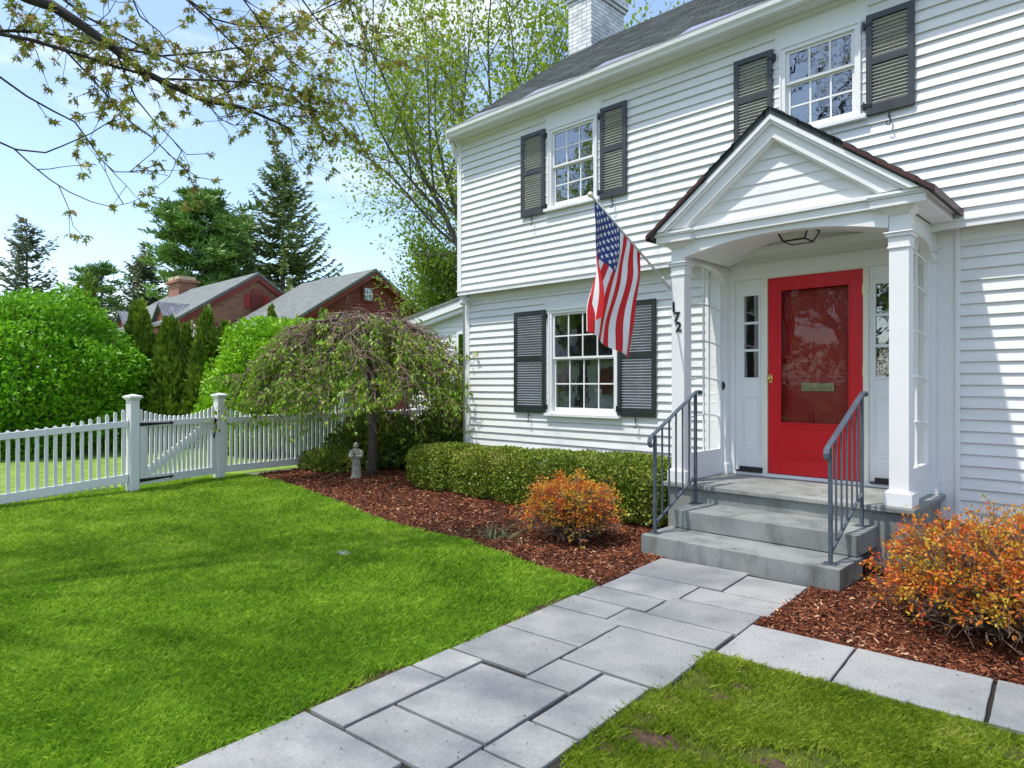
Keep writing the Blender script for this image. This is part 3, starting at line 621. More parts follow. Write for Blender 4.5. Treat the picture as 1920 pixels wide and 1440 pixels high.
for (a, b, z0, z1, Y) in ((W1[0] - .06, W1[1] + .06, W1[3] + .004, EAVE - .056, YU), (W2[0] - .06, W2[1] + .06, W2[3] + .004, EAVE - .056, YU), (W3[0] - .10, W3[1] + .10, W3[3] + .004, 2.655, YL)):
    mb = MB(); mb.box(a, b, Y - .019, Y + .005, z0, z1); mb.build('window_header_board', M['trim'], house, bevel=.002)
for (x0, x1, z0, z1, Y) in ((*W1, YU), (*W2, YU), (*W3, YL)):
    for a, b in ((x0 - .06, x0 - .003), (x1 + .003, x1 + .06)):
        mb = MB(); mb.box(a, b, Y - .018, Y + .005, z0, z1 + .0035); mb.build('window_side_board', M['trim'], house)

def shutter(x0, x1, z0, z1, Y, mat, hinge_right, zmid=.53, cx=None):
    s = MB(); th = .03; ya, yb = Y - .052, Y - .022; stl = .052
    s.box(x0, x0 + stl, ya, yb, z0, z1); s.box(x1 - stl, x1, ya, yb, z0, z1)
    zmz = z0 + (z1 - z0) * zmid
    for a, b in ((z0, z0 + .10), (z1 - .055, z1), (zmz - .035, zmz + .035)): s.box(x0 + stl + .0004, x1 - stl - .0004, ya + .001, yb - .001, a, b)
    fr_ = s; s = MB()
    for a, b in ((z0 + .10, zmz - .035), (zmz + .035, z1 - .055)):
        n = int(round((b - a) / .034)); dz = (b - a) / n
        for i in range(n):
            zc = a + (i + .5) * dz; yc = (ya + yb) / 2; w_, t = .0140, .0030; an = R_(38)
            c, sn = math.cos(an), math.sin(an)
            pts = [(-w_, -t), (w_, -t), (w_, t), (-w_, t)]
            pts = [(yc + p * c - q * sn, zc + p * sn + q * c) for p, q in pts]
            s.prism(pts, 'x', x0 + stl + .0006, x1 - stl - .0006)
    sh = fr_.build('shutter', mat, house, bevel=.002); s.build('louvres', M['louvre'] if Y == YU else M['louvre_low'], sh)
    for zz in (z0 + .09, z1 - .09):
        h = MB(); xh = x1 if hinge_right else x0; d = 1 if hinge_right else -1
        h.box(xh - d * .05, xh + d * .012, ya - .006, ya - .0005, zz - .014, zz + .014); h.tube([(xh + d * .018, ya, zz - .04), (xh + d * .018, ya, zz + .04)], .009, 8)
        h.box(xh + d * .012, xh + d * .032, ya + .002, Y - .014, zz - .03, zz + .03)
        h.build('hinge', M['black'], sh)
    h = MB(); xm = (x0 + x1) / 2; q = Y - .045   # wrought S-shaped holdback under the shutter
    pts = [(xm + .035 * math.cos(a) + .012, q - .02, z0 - .115 + .022 * math.sin(a)) for a in [R_(v) for v in range(200, 20 - 40, -24)]]
    pts = [(xm - .012, q - .02, z0 + .03), (xm, q - .024, z0 + .0), (xm + .004, q - .022, z0 - .03), (xm - .004, q - .02, z0 - .06), (xm + .010, q - .02, z0 - .09), (xm + .016, q - .02, z0 - .115), (xm + .006, q - .02, z0 - .138), (xm - .016, q - .02, z0 - .136), (xm - .024, q - .02, z0 - .118), (xm - .014, q - .02, z0 - .106)]
    h.tube(pts, [.005, .006, .007, .007, .006, .006, .006, .005, .005, .004], 6); h.tube([(xm, q - .02, z0 - .045), (xm, Y + .0, z0 - .045)], .005, 6)
    h.build('holdback', M['black'], sh)
    return sh
shutter(-6.44, -6.01, 3.82, 4.96, YU, M['charcoal'], True); shutter(-5.075, -4.685, 3.82, 4.96, YU, M['charcoal'], False)
shutter(-3.30, -2.885, 4.02, 4.96, YU, M['charcoal'], True); shutter(-1.99, -1.59, 4.02, 4.96, YU, M['charcoal'], False)
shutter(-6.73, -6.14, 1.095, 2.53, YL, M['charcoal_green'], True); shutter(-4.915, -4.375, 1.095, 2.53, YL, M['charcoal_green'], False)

# low wing at the back left
wing = thing('side_wing', 'low white clapboard wing with shallow roof, seen behind the corner of the white house', 'wing', (-10, 9.6, 0))
WY = 9.5
mb = MB(); xa, xb = XL - .02, -12.4
zr = lambda x: 3.70 + (x - XL) * .17
k = 0
while .27 + k * EXPO < zr(XL):
    a, b = .27 + k * EXPO, .27 + (k + 1) * EXPO
    xl = xb if b < zr(xb) - .12 else XL + (b + .12 - 3.70) / .17
    if xl < xa:
        mb.add([(xl, WY - .014, a), (xa, WY - .014, a), (xa, WY - .002, b), (xl, WY - .002, b)], [(0, 1, 2, 3)]); mb.add([(xl, WY, a), (xa, WY, a), (xa, WY - .014, a), (xl, WY - .014, a)], [(0, 1, 2, 3)])
    k += 1
mb.box(xb, xa, WY + .01, WY + 3.4, .1, 2.7)
mb.build('wall', M['siding'], wing)
mb = MB(); mb.prism([(xa, zr(xa)), (xb - .25, zr(xb - .25)), (xb - .25, zr(xb - .25) + .06), (xa, zr(xa) + .06)][::-1], 'y', WY - .22, WY + 3.6); mb.build('roof', M['slate'], wing)
mb = MB(); mb.prism([(xa, zr(xa) - .16), (xb - .22, zr(xb - .22) - .16), (xb - .22, zr(xb - .22) - .005), (xa, zr(xa) - .005)][::-1], 'y', WY - .20, WY - .16)
mb.prism([(xa, zr(xa) - .25), (xb - .1, zr(xb - .1) - .25), (xb - .1, zr(xb - .1) - .005), (xa, zr(xa) - .005)][::-1], 'y', WY - .155, WY - .02)
mb.build('rake_board', M['trim'], wing)
mb = MB(); mb.box(-10.75, -10.0, WY - .03, WY - .015, 1.6, 2.62); fr = mb.build('window', M['trim'], wing)
mb = MB(); mb.box(-10.68, -10.07, WY - .034, WY - .0305, 1.67, 2.55); mb.build('pane', M['glass'], fr)
# ------------------------------------------------------------------ entrance porch (parts of the house)
CL, CR = (-3.58, -3.435), (-1.585, -1.44)
PF = 6.06                                  # front of the columns
def column(x0, x1, y0, y1, name='column', full=True):
    mb = MB(); e = .03
    mb.box(x0, x1, y0, y1, .6401, 2.70)
    mb.box(x0 - e, x1 + e, y0 - e, y1 + (e if full else 0), .5115, .625); mb.box(x0 - e * .5, x1 + e * .5, y0 - e * .5, y1 + (e * .5 if full else 0), .6252, .640)
    for z, q, h in ((2.595, .012, .018), (2.6135, .005, .075), (2.689, .022, .026), (2.7155, .034, .012)):
        mb.box(x0 - q, x1 + q, y0 - q, y1 + (q if full else 0), z, z + h)
    # flared frieze block above the capital
    a, b = (x0, x1), (x0 - .05, x1 + .05)
    mb.box(x0 - .002, x1 + .002, y0 - .002, y1 + .002, 2.7277, 2.86)
    vs = [(x0 - .002, y0 - .002, 2.8602), (x1 + .002, y0 - .002, 2.8602), (x1 + .002, y1, 2.8602), (x0 - .002, y1, 2.8602), (x0 - .06, y0 - .06, 2.918), (x1 + .06, y0 - .06, 2.918), (x1 + .06, y1, 2.918), (x0 - .06, y1, 2.918)]
    mb.add(vs, [(0, 3, 2, 1), (4, 5, 6, 7), (0, 1, 5, 4), (1, 2, 6, 5), (2, 3, 7, 6), (3, 0, 4, 7)])
    return mb.build(name, M['trim'], house, bevel=.004)
colL = column(*CL, PF, PF + .145); colR = column(*CR, PF, PF + .145)
for x0, x1 in ((-3.565, -3.45), (-1.57, -1.455)):
    column(x0, x1, 6.985, 7.058, 'pilaster', False)
for a, b, y in ((-3.68, -3.44, 7.0585), (-1.58, -1.31, 7.0585), (-1.309, -1.272, 7.035), (-3.72, -3.681, 7.035)):   # flat casings on the wall beside the pilasters
    mb = MB(); mb.box(a, b, y, 7.098, .28, 2.918); mb.build('wall_casing', M['trim'], house, bevel=.003)
CXP = (CL[1] + CR[0]) / 2; HW = (CR[0] - CL[1]) / 2
def arch(x, z0, rise): return z0 + rise * (1 - ((x - CXP) / HW) ** 2)
mb = MB(); n = 28                           # front arch board
for i in range(n):
    xa = CL[1] + 2 * HW * i / n; xb = xa + 2 * HW / n
    za, zb = arch(xa, 2.765, .118), arch(xb, 2.765, .118)
    y0, y1 = PF - .012, PF + .10
    mb.add([(xa, y0, za), (xb, y0, zb), (xb, y0, 2.93), (xa, y0, 2.93), (xa, y1, za), (xb, y1, zb), (xb, y1, 2.93), (xa, y1, 2.93)], [(0, 1, 2, 3), (4, 7, 6, 5), (0, 4, 5, 1)])
mb.build('front_arch', M['trim'], house)
mb = MB(); n = 24                           # vaulted porch ceiling and the wall over the door
for i in range(n):
    xa = CL[1] + 2 * HW * i / n; xb = xa + 2 * HW / n
    za, zb = arch(xa, 2.79, .20), arch(xb, 2.79, .20)
    mb.quad((xa, PF + .10, za), (xa, 7.07, za), (xb, 7.07, zb), (xb, PF + .10, zb))
    mb.quad((xa, 7.068, 2.79), (xb, 7.068, 2.79), (xb, 7.068, zb), (xa, 7.068, za))
    mb.quad((xa, PF + .101, arch(xa, 2.765, .118)), (xb, PF + .101, arch(xb, 2.765, .118)), (xb, PF + .101, zb), (xa, PF + .101, za))
mb.build('porch_ceiling', M['trim'], house)
mb = MB()                                   # entablature: band, returns, side beams
mb.box(CL[0] + .2, CR[1] - .2, PF - .05, PF + .02, 2.9305, 3.005); mb.box(CL[0] + .2, CR[1] - .2, PF - .075, PF + .02, 3.0055, 3.04)
for a, b in ((-3.715, -3.29), (-1.72, -1.277)):
    mb.box(a + .02, b - .02, 5.955, PF + .05, 2.9185, 2.985); mb.box(a + .006, b - .006, 5.94, PF + .05, 2.9855, 3.0); mb.box(a, b, 5.93, PF + .05, 3.0005, 3.024)
for a, b in ((-3.695, CL[0] + .02), (CR[1] - .02, -1.297)):
    mb.box(a, b, PF + .0505, YU - .03, 2.9185, 2.985)
for a, b in ((-3.715, -3.60), (-1.42, -1.277)): mb.box(a, b, PF + .0505, YU - .03, 2.9855, 3.024)
mb.build('entablature', M['trim'], house, bevel=.003)
for sx, (a, b) in ((-1, CL), (1, CR)):      # side boards with a shallow arch from column to wall
    mb = MB(); ya, yb = PF + .145, 6.985; n = 14; xo, xi = (a + .03, b - .03)
    for i in range(n):
        y0 = ya + (yb - ya) * i / n; y1 = ya + (yb - ya) * (i + 1) / n
        f = lambda y: 2.60 + .16 * math.sqrt(max(0, 1 - ((y - (ya + yb) / 2) / ((yb - ya) / 2)) ** 2))
        mb.add([(xo, y0, f(y0)), (xo, y1, f(y1)), (xo, y1, 2.918), (xo, y0, 2.918), (xi, y0, f(y0)), (xi, y1, f(y1)), (xi, y1, 2.918), (xi, y0, 2.918)], [(0, 3, 2, 1), (4, 5, 6, 7), (0, 1, 5, 4)])
    mb.build('side_arch', M['trim'], house)
    xm = (a + b) / 2
    mb = MB(); mb.box(xm - .02, xm + .02, ya, ya + .05, .79, 2.60); mb.box(xm - .02, xm + .02, yb - .05, yb - .001, .79, 2.60)
    mb.box(xm - .022, xm + .022, ya + .001, yb - .002, .512, .7895)
    ym = (ya + yb) / 2; mb.box(xm - .009, xm + .009, ym - .01, ym + .01, .79, 2.74)
    for z in (1.15, 1.54, 1.93, 2.32, 2.60):
        p = [(xm, ya + .05 + (yb - ya - .1) * i / 10, z + .035 * (1 - (2 * i / 10 - 1) ** 2) - .01) for i in range(11)]
        mb.tube(p, .0095, 6)
    mb.build('trellis_panel', M['trim'], house)
# gable
RX = -2.5; RS = .762; RHALF = 1.262; PZ = 3.965
def gz(x, up=0): return PZ - abs(x - RX) * RS + up
mb = MB()
xl, xr_ = RX - RHALF, RX + RHALF
mb.prism([(xl, gz(xl) - .05), (RX, PZ - .055), (xr_, gz(xr_) - .05), (xr_, gz(xr_)), (RX, PZ), (xl, gz(xl))], 'y', 5.90, YU + .01)
for i in range(11):
    for s in (-1, 1):
        u0 = RHALF + .012 - i * .115; u1 = u0 - .122
        if u1 < 0: u1 = 0
        x0, x1 = RX + s * u0, RX + s * u1
        h0 = PZ - u0 * RS
        mb.add([(x0, 5.885, h0 + .018), (x0, YU, h0 + .018), (x1, YU, PZ - u1 * RS + .004), (x1, 5.885, PZ - u1 * RS + .004), (x0, 5.885, h0 + .002), (x0, YU, h0 + .002)], [(0, 1, 2, 3), (0, 4, 5, 1), (0, 3, 4)])
mb.build('porch_roof', M['shingle'], house)
M['copper'] = plain('brown_metal_edge', (.085, .035, .03), .45, metal=.4, var=.2)
for s in (-1, 1):                           # brown drip edge along the rakes
    mb = MB()
    a, b = RX + s * (RHALF + .012), RX + s * .62
    mb.add([(a, 5.883, gz(a) - .03), (b, 5.883, gz(b) - .03), (b, 5.883, gz(b) + .004), (a, 5.883, gz(a) + .004), (a, 5.897, gz(a) - .03), (b, 5.897, gz(b) - .03)], [(0, 1, 2, 3), (0, 4, 5, 1)])
    if s > 0: mb.box(xr_ + .001, xr_ + .014, 5.884, YU - .01, gz(xr_) - .05, gz(xr_))
    else: mb.box(xl - .014, xl - .001, 5.884, YU - .01, gz(xl) - .05, gz(xl))
    mb.build('drip_edge', M['copper'], house)
mb = MB()                                   # rake mouldings: crown, fascia, frieze
for (d0, d1, y0, y1) in ((.052, .105, 5.905, 5.99), (.1055, .135, 5.925, 5.99), (.1355, .255, 5.955, 6.06), (.2555, .275, 5.975, 6.06)):
    zb = 3.026 if d1 < .2 else 3.041
    for s in (-1, 1):
        lo = (PZ - d1 - zb) / RS; hi = min((PZ - d0 - zb) / RS, RHALF - .02)
        ptsx = [(RX, PZ - d1), (RX + s * lo, zb), (RX + s * hi, max(zb, PZ - d0 - hi * RS)), (RX, PZ - d0)]
        if s > 0: ptsx = ptsx[::1]
        mb.prism(ptsx if s < 0 else ptsx[::-1], 'y', y0, y1)
mb.build('rake_moulding', M['trim'], house)
mb = MB(); zb = 3.04; k = 0                 # clapboards of the gable
while True:
    a = zb + k * EXPO; b = a + EXPO; ha = (PZ - .20 - a) / RS; hb = max((PZ - .20 - b) / RS, 0.0)
    if ha <= 0: break
    if hb == 0: b = PZ - .20
    y = 6.045
    mb.add([(RX - ha, y - .013, a), (RX + ha, y - .013, a), (RX + hb, y - .001, b), (RX - hb, y - .001, b), (RX - ha, y, a), (RX + ha, y, a)], [(0, 1, 2, 3), (4, 5, 1, 0)]); k += 1
mb.build('gable_clapboards', M['siding'], house)

# ------------------------------------------------------------------ doorway
DX0, DX1 = -3.012, -2.075
mb = MB()
mb.box(-3.439, -1.581, 7.062, 7.11, 2.635, 2.775); mb.box(-3.439, -1.581, 7.04, 7.11, 2.7755, 2.793)
for a, b in ((-3.439, -3.385), (-1.70, -1.581)): mb.box(a, b, 7.062, 7.11, .513, 2.6345)
mb.box(-3.439, -1.581, 7.05, 7.30, .5125, .545)
mb.build('door_surround', M['trim'], house, bevel=.003)
mb = MB()
for a, b in ((DX0 - .052, DX0 - .003), (DX1 + .003, DX1 + .052)): mb.box(a, b, 7.055, 7.28, .5455, 2.634)
mb.box(DX0 - .0025, DX1 + .0025, 7.055, 7.28, 2.6235, 2.634)
mb.build('door_jamb', M['cream'], house, bevel=.003)
for (a, b) in ((-3.384, DX0 - .053), (DX1 + .053, -1.701)):
    pa, pb = (a + .10, b - .055) if a < -3 else (a + .055, b - .095)
    mb = MB(); y0, y1 = 7.085, 7.125
    mb.box(a, pa, y0, y1, .5455, 2.634); mb.box(pb, b, y0, y1, .5455, 2.634); mb.box(pa + .0003, pb - .0003, y0, y1, 2.46, 2.634); mb.box(pa + .0003, pb - .0003, y0, y1, .60, 1.57)
    e = .018
    for x0, x1, z0, z1 in ((pa - e, pb + e, 2.462, 2.462 + e), (pa - e, pb + e, 1.568 - e, 1.568), (pa - e, pa - .0005, 1.5685, 2.4615), (pb + .0005, pb + e, 1.5685, 2.4615)): mb.box(x0, x1, y0 - .010, y0 - .0005, z0, z1)
    qa, qb = pa - .02, pb + .02                                # raised panel moulding
    for x0, x1, z0, z1 in ((qa, qb, 1.36, 1.372), (qa, qb, .79, .802), (qa, qa + .012, .8025, 1.3595), (qb - .012, qb, .8025, 1.3595)): mb.box(x0, x1, y0 - .007, y0 - .0005, z0, z1)
    mb.box(qa + .03, qb - .03, y0 - .005, y0 - .0005, .83, 1.33)
    for k in (1, 2): z = 1.57 + .89 * k / 3; mb.box(pa, pb, y0 + .006, y0 + .024, z - .014, z + .014)
    sl = mb.build('sidelight', M['trim'], house, bevel=.002)
    mb = MB(); mb.quad((pa, 7.10, 1.57), (pb, 7.10, 1.57), (pb, 7.10, 2.46), (pa, 7.10, 2.46)); mb.build('pane', M['glass'], sl)
    mb = MB(); nf = 8; vs = []
    for i in range(nf + 1): vs += [(pa + (pb - pa) * .45 + (pb - pa) * .5 * i / nf, 7.17 + .015 * math.sin(i * 2.1), 1.5), (pa + (pb - pa) * .45 + (pb - pa) * .5 * i / nf, 7.17 + .015 * math.sin(i * 2.1), 2.5)]
    mb.add(vs, [(2 * i, 2 * i + 2, 2 * i + 3, 2 * i + 1) for i in range(nf)]); mb.build('curtain', M['curtain'], sl)
    mb = MB(); mb.box(a + .02, b - .01, 7.035, 7.0845, .5455, .562); mb.box(a + .05, b - .01, 7.072, 7.0845, .5625, .60); mb.build('threshold', M['dark'], sl)
mb = MB(); y0, y1 = 7.075, 7.115; gx0, gx1, gz0, gz1 = -2.878, -2.208, 1.098, 2.483
mb.box(DX0, gx0, y0, y1, .552, 2.622); mb.box(gx1, DX1, y0, y1, .552, 2.622); mb.box(gx0 + .0003, gx1 - .0003, y0, y1, gz1, 2.622); mb.box(gx0 + .0003, gx1 - .0003, y0, y1, .552, gz0)
for z0, z1, a, b, q in ((1.045, 1.058, -2.92, -2.13, .014), (.738, .752, -2.92, -2.13, .014), (.93, .936, -2.89, -2.2, .006), (.80, .806, -2.89, -2.2, .006)): mb.box(a, b, y0 - q, y0 - .0004, z0, z1)
e = .014
for x0, x1, z0, z1 in ((gx0 - e, gx1 + e, gz1, gz1 + e), (gx0 - e, gx1 + e, gz0 - e, gz0), (gx0 - e, gx0 - .0005, gz0 + .0005, gz1 - .0005), (gx1 + .0005, gx1 + e, gz0 + .0005, gz1 - .0005)): mb.box(x0, x1, y0 - .008, y0 - .0004, z0, z1)
door = mb.build('storm_door', M['red'], house, bevel=.003)
mb = MB(); nx_, nz_ = 10, 18; vs = [(gx0 + (gx1 - gx0) * i / nx_, y0 + .02, gz0 + (gz1 - gz0) * j / nz_) for j in range(nz_ + 1) for i in range(nx_ + 1)]
mb.add([(gx0, y0 + .02, gz0), (gx1, y0 + .02, gz0), (gx1, y0 + .02, gz1), (gx0, y0 + .02, gz1)], [(0, 1, 2, 3)]); mb.build('pane', M['doorglass'], door)
mb = MB(); mb.lathe([(.001, 0), (.022, .002), (.024, .006), (.012, .010), (.010, .03), (.02, .036), (.026, .048), (.02, .062), (.001, .066)], 0, 0, 16)
for i, p in enumerate(mb.v): mb.v[i] = (DX0 + .030 + p[0] * .8, y0 - p[2], 1.558 + p[1] * 1.0)
mb.box(DX0 + .012, DX0 + .048, y0 - .004, y0 - .0005, 1.515, 1.60); mb.tube([(DX0 + .03, y0 - .03, 1.60), (DX0 + .03, y0 - .006, 1.60)], .007, 8)
mb.build('door_handle', M['brass'], door)
for z in (.66, .95, 1.62, 2.42):
    mb = MB(); mb.tube([(DX1 + .0, y0 - .006, z - .045), (DX1 + .0, y0 - .006, z + .045)], .0075, 8); mb.box(DX1 - .001, DX1 + .02, y0 - .004, y0 - .0005, z - .04, z + .04); mb.build('hinge', M['brass'], door)
mb = MB(); yi = 7.20; mb.box(DX0 + .005, DX1 - .005, yi, yi + .04, .55, 2.62)
for (z0, z1) in ((.72, 1.22), (1.56, 2.06), (2.16, 2.42)):
    for (a, b) in ((-2.87, -2.59), (-2.49, -2.21)):
        mb.box(a, b, yi - .012, yi - .0004, z0, z1); mb.box(a + .035, b - .035, yi - .02, yi - .0125, z0 + .035, z1 - .035)
dr = mb.build('front_door', M['red_deep'], house, bevel=.006)
mb = MB(); mb.box(-2.70, -2.375, yi - .030, yi - .0215, 1.425, 1.51); mb.box(-2.675, -2.40, yi - .036, yi - .0305, 1.447, 1.488); mb.box(-2.65, -2.425, yi - .040, yi - .0365, 1.462, 1.472)
mb.build('mail_slot', M['brass_dull'], dr, bevel=.003)
mb = MB(); mb.prism([(-3.50, 1.48), (-3.475, 1.43), (-3.45, 1.48), (-3.475, 1.53)], 'y', 6.974, 6.9845); mb.build('doorbell', M['black'], house)
def digit(ch, x, z, size):
    cu = bpy.data.curves.new('digit', 'FONT'); cu.body = ch; cu.size = size; cu.extrude = .004; cu.offset = .0035; cu.align_x = 'CENTER'
    t = bpy.data.objects.new('digit', cu); col.objects.link(t)
    dg = bpy.context.evaluated_depsgraph_get(); me = bpy.data.meshes.new_from_object(t.evaluated_get(dg)); bpy.data.objects.remove(t)
    me.transform(Matrix.Translation((x, PF - .005, z)) @ Matrix.Rotation(R_(90), 4, 'X')); me.materials.clear(); me.materials.append(M['black'])
    o = bpy.data.objects.new('house_number', me); col.objects.link(o); attach(o, house); o['label'] = 'black house number digit ' + ch + ' on the porch column'
digit('1', -3.553, 2.235, .135); digit('7', -3.517, 2.132, .135); digit('2', -3.497, 2.032, .135)
lamp = thing('porch_lantern', 'small black framed square lantern under the porch ceiling', 'lantern', (-2.46, 6.45, 2.9))
mb = MB(); lx, ly = -2.46, 6.45; a, b, zt, zb = .145, .10, 2.945, 2.845
top = [(lx + s * a, ly + t * a, zt) for s, t in ((-1, -1), (1, -1), (1, 1), (-1, 1))]; bot = [(lx + s * b, ly + t * b, zb) for s, t in ((-1, -1), (1, -1), (1, 1), (-1, 1))]
for i in range(4):
    for p, q in ((top[i], top[(i + 1) % 4]), (bot[i], bot[(i + 1) % 4]), (top[i], bot[i])): mb.tube([p, q], .009, 6)
mb.box(lx - .09, lx + .09, ly - .09, ly + .09, 2.9455, 2.995)
mb.build('lantern_frame', M['black'], lamp)
mb = MB(); mb.add(top + bot, [(0, 1, 5, 4), (1, 2, 6, 5), (2, 3, 7, 6), (3, 0, 4, 7), (4, 5, 6, 7)]); mb.build('lantern_glass', M['frost'], lamp)

# ------------------------------------------------------------------ steps and railings
steps = thing('front_steps', 'grey stone steps and landing in front of the red door', 'steps', (-2.5, 5.6, 0))
def slab(x0, x1, y0, y1, z0, z1, name, wob=.003):
    mb = MB(); nx, ny, nz = int((x1 - x0) / .12), max(2, int((y1 - y0) / .12)), max(2, int((z1 - z0) / .08)); r2 = random.Random(int(x1 * 100 + z1 * 1000))
    bm = bmesh.new(); bmesh.ops.create_cube(bm, size=1, matrix=Matrix.Translation(((x0 + x1) / 2, (y0 + y1) / 2, (z0 + z1) / 2)) @ Matrix.Diagonal((x1 - x0, y1 - y0, z1 - z0, 1)))
    for ax, n in ((0, nx), (1, ny), (2, nz)):
        lo, hi = ((x0, x1), (y0, y1), (z0, z1))[ax]
        for i in range(1, n):
            co = [0, 0, 0]; co[ax] = lo + (hi - lo) * i / n; no_ = [0, 0, 0]; no_[ax] = 1
            bmesh.ops.bisect_plane(bm, geom=bm.verts[:] + bm.edges[:] + bm.faces[:], plane_co=co, plane_no=no_)
    for v in bm.verts:
        if z1 - v.co.z < .001: v.co.z += r2.uniform(-wob * .3, wob * .1)
        elif v.co.y - y0 < .001: v.co.y += r2.uniform(-wob, wob * .3)
        if abs(v.co.x - x1) < .001 or abs(v.co.x - x0) < .001: v.co.x += r2.uniform(-wob, wob) * .6
    me = bpy.data.meshes.new(name); bm.to_mesh(me); bm.free(); me.materials.append(M['step'])
    o = bpy.data.objects.new(name, me); col.objects.link(o); attach(o, steps)
    b_ = o.modifiers.new('bevel', 'BEVEL'); b_.width = .007; b_.segments = 2; b_.limit_method = 'ANGLE'; b_.angle_limit = R_(50)
    return o
slab(-3.31, -1.645, 5.09, 5.60, -.02, .172, 'step'); slab(-3.25, -1.66, 5.53, 6.06, .176, .342, 'step')
slab(-3.645, -1.385, 6.0, 7.085, .465, .511, 'landing'); slab(-3.605, -1.425, 6.035, 7.08, -.02, .464, 'riser')
def railing(x):
    t = thing('stair_railing', 'x', 'railing', (x, 5.55, .17), 'railings beside the front steps')
    yl_, yu_ = 5.20, 5.925; zl, zu = .172, .342
    def rail_z(y): return 1.055 + (y - yl_) * (1.41 - 1.055) / (yu_ - yl_)
    def bot_z(y): return rail_z(y) - .80
    for y, z in ((yl_, zl), (yu_, zu)):
        mb = MB(); mb.box(x - .0135, x + .0135, y - .0135, y + .0135, z + .006, rail_z(y) - .01); po = mb.build('post', M['rail'], t, bevel=.002)
        mb = MB(); mb.box(x - .05, x + .05, y - .045, y + .045, z - .001, z + .0058)
        for a in (-.036, .036): mb.tube([(x + a, y, z + .006), (x + a, y, z + .013)], .006, 6)
        mb.build('base_plate', M['rail'], po)
    for i in range(5):
        y = yl_ + (yu_ - yl_) * (i + 1) / 6; mb = MB(); mb.box(x - .0065, x + .0065, y - .0065, y + .0065, bot_z(y) + .004, rail_z(y) - .008); mb.build('baluster', M['rail'], t)
    mb = MB(); a, b = yl_ + .0138, yu_ - .0138
    mb.prism([(a, bot_z(a) - .009), (b, bot_z(b) - .009), (b, bot_z(b) + .009), (a, bot_z(a) + .009)], 'x', x - .012, x + .012); mb.build('bottom_rail', M['rail'], t)
    path_ = [(5.165, .962), (5.150, .945), (5.128, .943), (5.112, .962), (5.110, .992), (5.122, 1.022), (5.15, 1.042), (5.20, rail_z(5.20) + .01)] + [(yy, rail_z(yy) + .01) for yy in (5.4, 5.6, 5.8, 5.90)] + [(5.955, rail_z(5.925) + .022), (5.99, rail_z(5.925) + .022), (6.02, rail_z(5.925) + .012)]
    mb = MB(); P = [Vector((x, a, b)) for a, b in path_]; W = [.008, .012, .016, .02, .022, .022, .022] + [.022] * 10; sec = []
    for i, p in enumerate(P):
        d = (P[min(i + 1, len(P) - 1)] - P[max(0, i - 1)]).normalized(); nrm = Vector((1, 0, 0)).cross(d)
        wd = W[min(i, len(W) - 1)]
        for (u_, v_) in ((-1, -.35), (-.8, -.55), (.8, -.55), (1, -.35), (.9, .3), (.4, .6), (-.4, .6), (-.9, .3)): sec.append(p + Vector((1, 0, 0)) * u_ * wd + nrm * (-v_) * wd * .62 * -1)
    k, n = len(P), 8
    mb.add(sec, [(i * n + j, i * n + (j + 1) % n, (i + 1) * n + (j + 1) % n, (i + 1) * n + j) for i in range(k - 1) for j in range(n)] + [tuple(range(n))[::-1], tuple(range((k - 1) * n, k * n))])
    hr = mb.build('handrail', M['rail'], t, smooth=False)
    mb = MB(); mb.ball((x, 6.02, rail_z(5.925) + .008), .024, 12); mb.build('end_knob', M['rail'], hr, smooth=True)
    return t
rl = railing(-3.238); rl['label'] = 'blue grey metal stair railing left of the red door, beside the boxwood hedge'
note_kids(); rr_ = copy_tree(rl); rr_.location.x += 1.488; rr_.location.y += .006; rr_['label'] = 'blue grey metal stair railing crossing in front of the red door on the right'

# ------------------------------------------------------------------ flag
BASE = Vector((-3.597, 6.03, 2.50)); TIP = Vector((-3.677, 4.858, 3.187))
flag = thing('flag', 'red and white striped flag with starred blue canton hanging from the porch column pole', 'flag', BASE)
mb = MB(); dirp = (BASE - TIP).normalized()
mb.tube([TIP, BASE], .0115, 10); fp = mb.build('flag_pole', M['pole'], flag, smooth=True)
mb = MB(); mb.ball(tuple(TIP - dirp * .022), .027, 12); mb.build('finial', M['gold'], fp, smooth=True)
mb = MB(); mb.tube([BASE - dirp * .13, BASE + dirp * .01], .018, 10); mb.box(BASE.x - .03, BASE.x + .02, 6.045, 6.0585, 2.44, 2.56); mb.tube([BASE, (BASE.x, 6.052, 2.49)], .014, 8)
mb.build('bracket', M['pole'], flag)
HOIST, FLY = .78, 1.09
hdir = Vector((dirp.x, dirp.y, 0)).normalized(); nf_ = Vector((0, 0, 1)).cross(hdir)         # sideways from the cloth
if nf_.x < 0: nf_ = -nf_
def sstep(a, b, x): x = min(1, max(0, (x - a) / (b - a))); return x * x * (3 - 2 * x)
def F_(s, t):
    top = TIP + dirp * (.045 + HOIST * s)
    f = sstep(.22, .85, t)
    horiz = HOIST * math.hypot(dirp.x, dirp.y)
    hs = horiz * s
    q = .30
    if s < q: fold = horiz * q * (1 - s / q) * .62
    else: fold = horiz * (q * 0 + (s - q) / (1 - q) * (1 - .10))
    g = hs * (1 - f) + fold * f
    off = nf_ * (.055 * f * (1 - s / q) if s < q else 0)
    wv = .028 * sstep(0, .3, t) * math.sin(2 * math.pi * (s * 2.1) + 1.5 + t * .8) + .012 * math.sin(9 * t + 14 * s) * sstep(.05, .3, t)
    base_top = Vector((top.x, top.y, top.z))
    p = base_top - hdir * hs + hdir * g + Vector((0, 0, -1)) * FLY * t * (1 - .03 * s) + off + nf_ * wv
    p.z += .035 * f * (s - .2) + (.035 * f if s < q else 0) * (1 - s / q)
    p -= hdir * .12 * t
    return p
ns, ntt = 65, 60
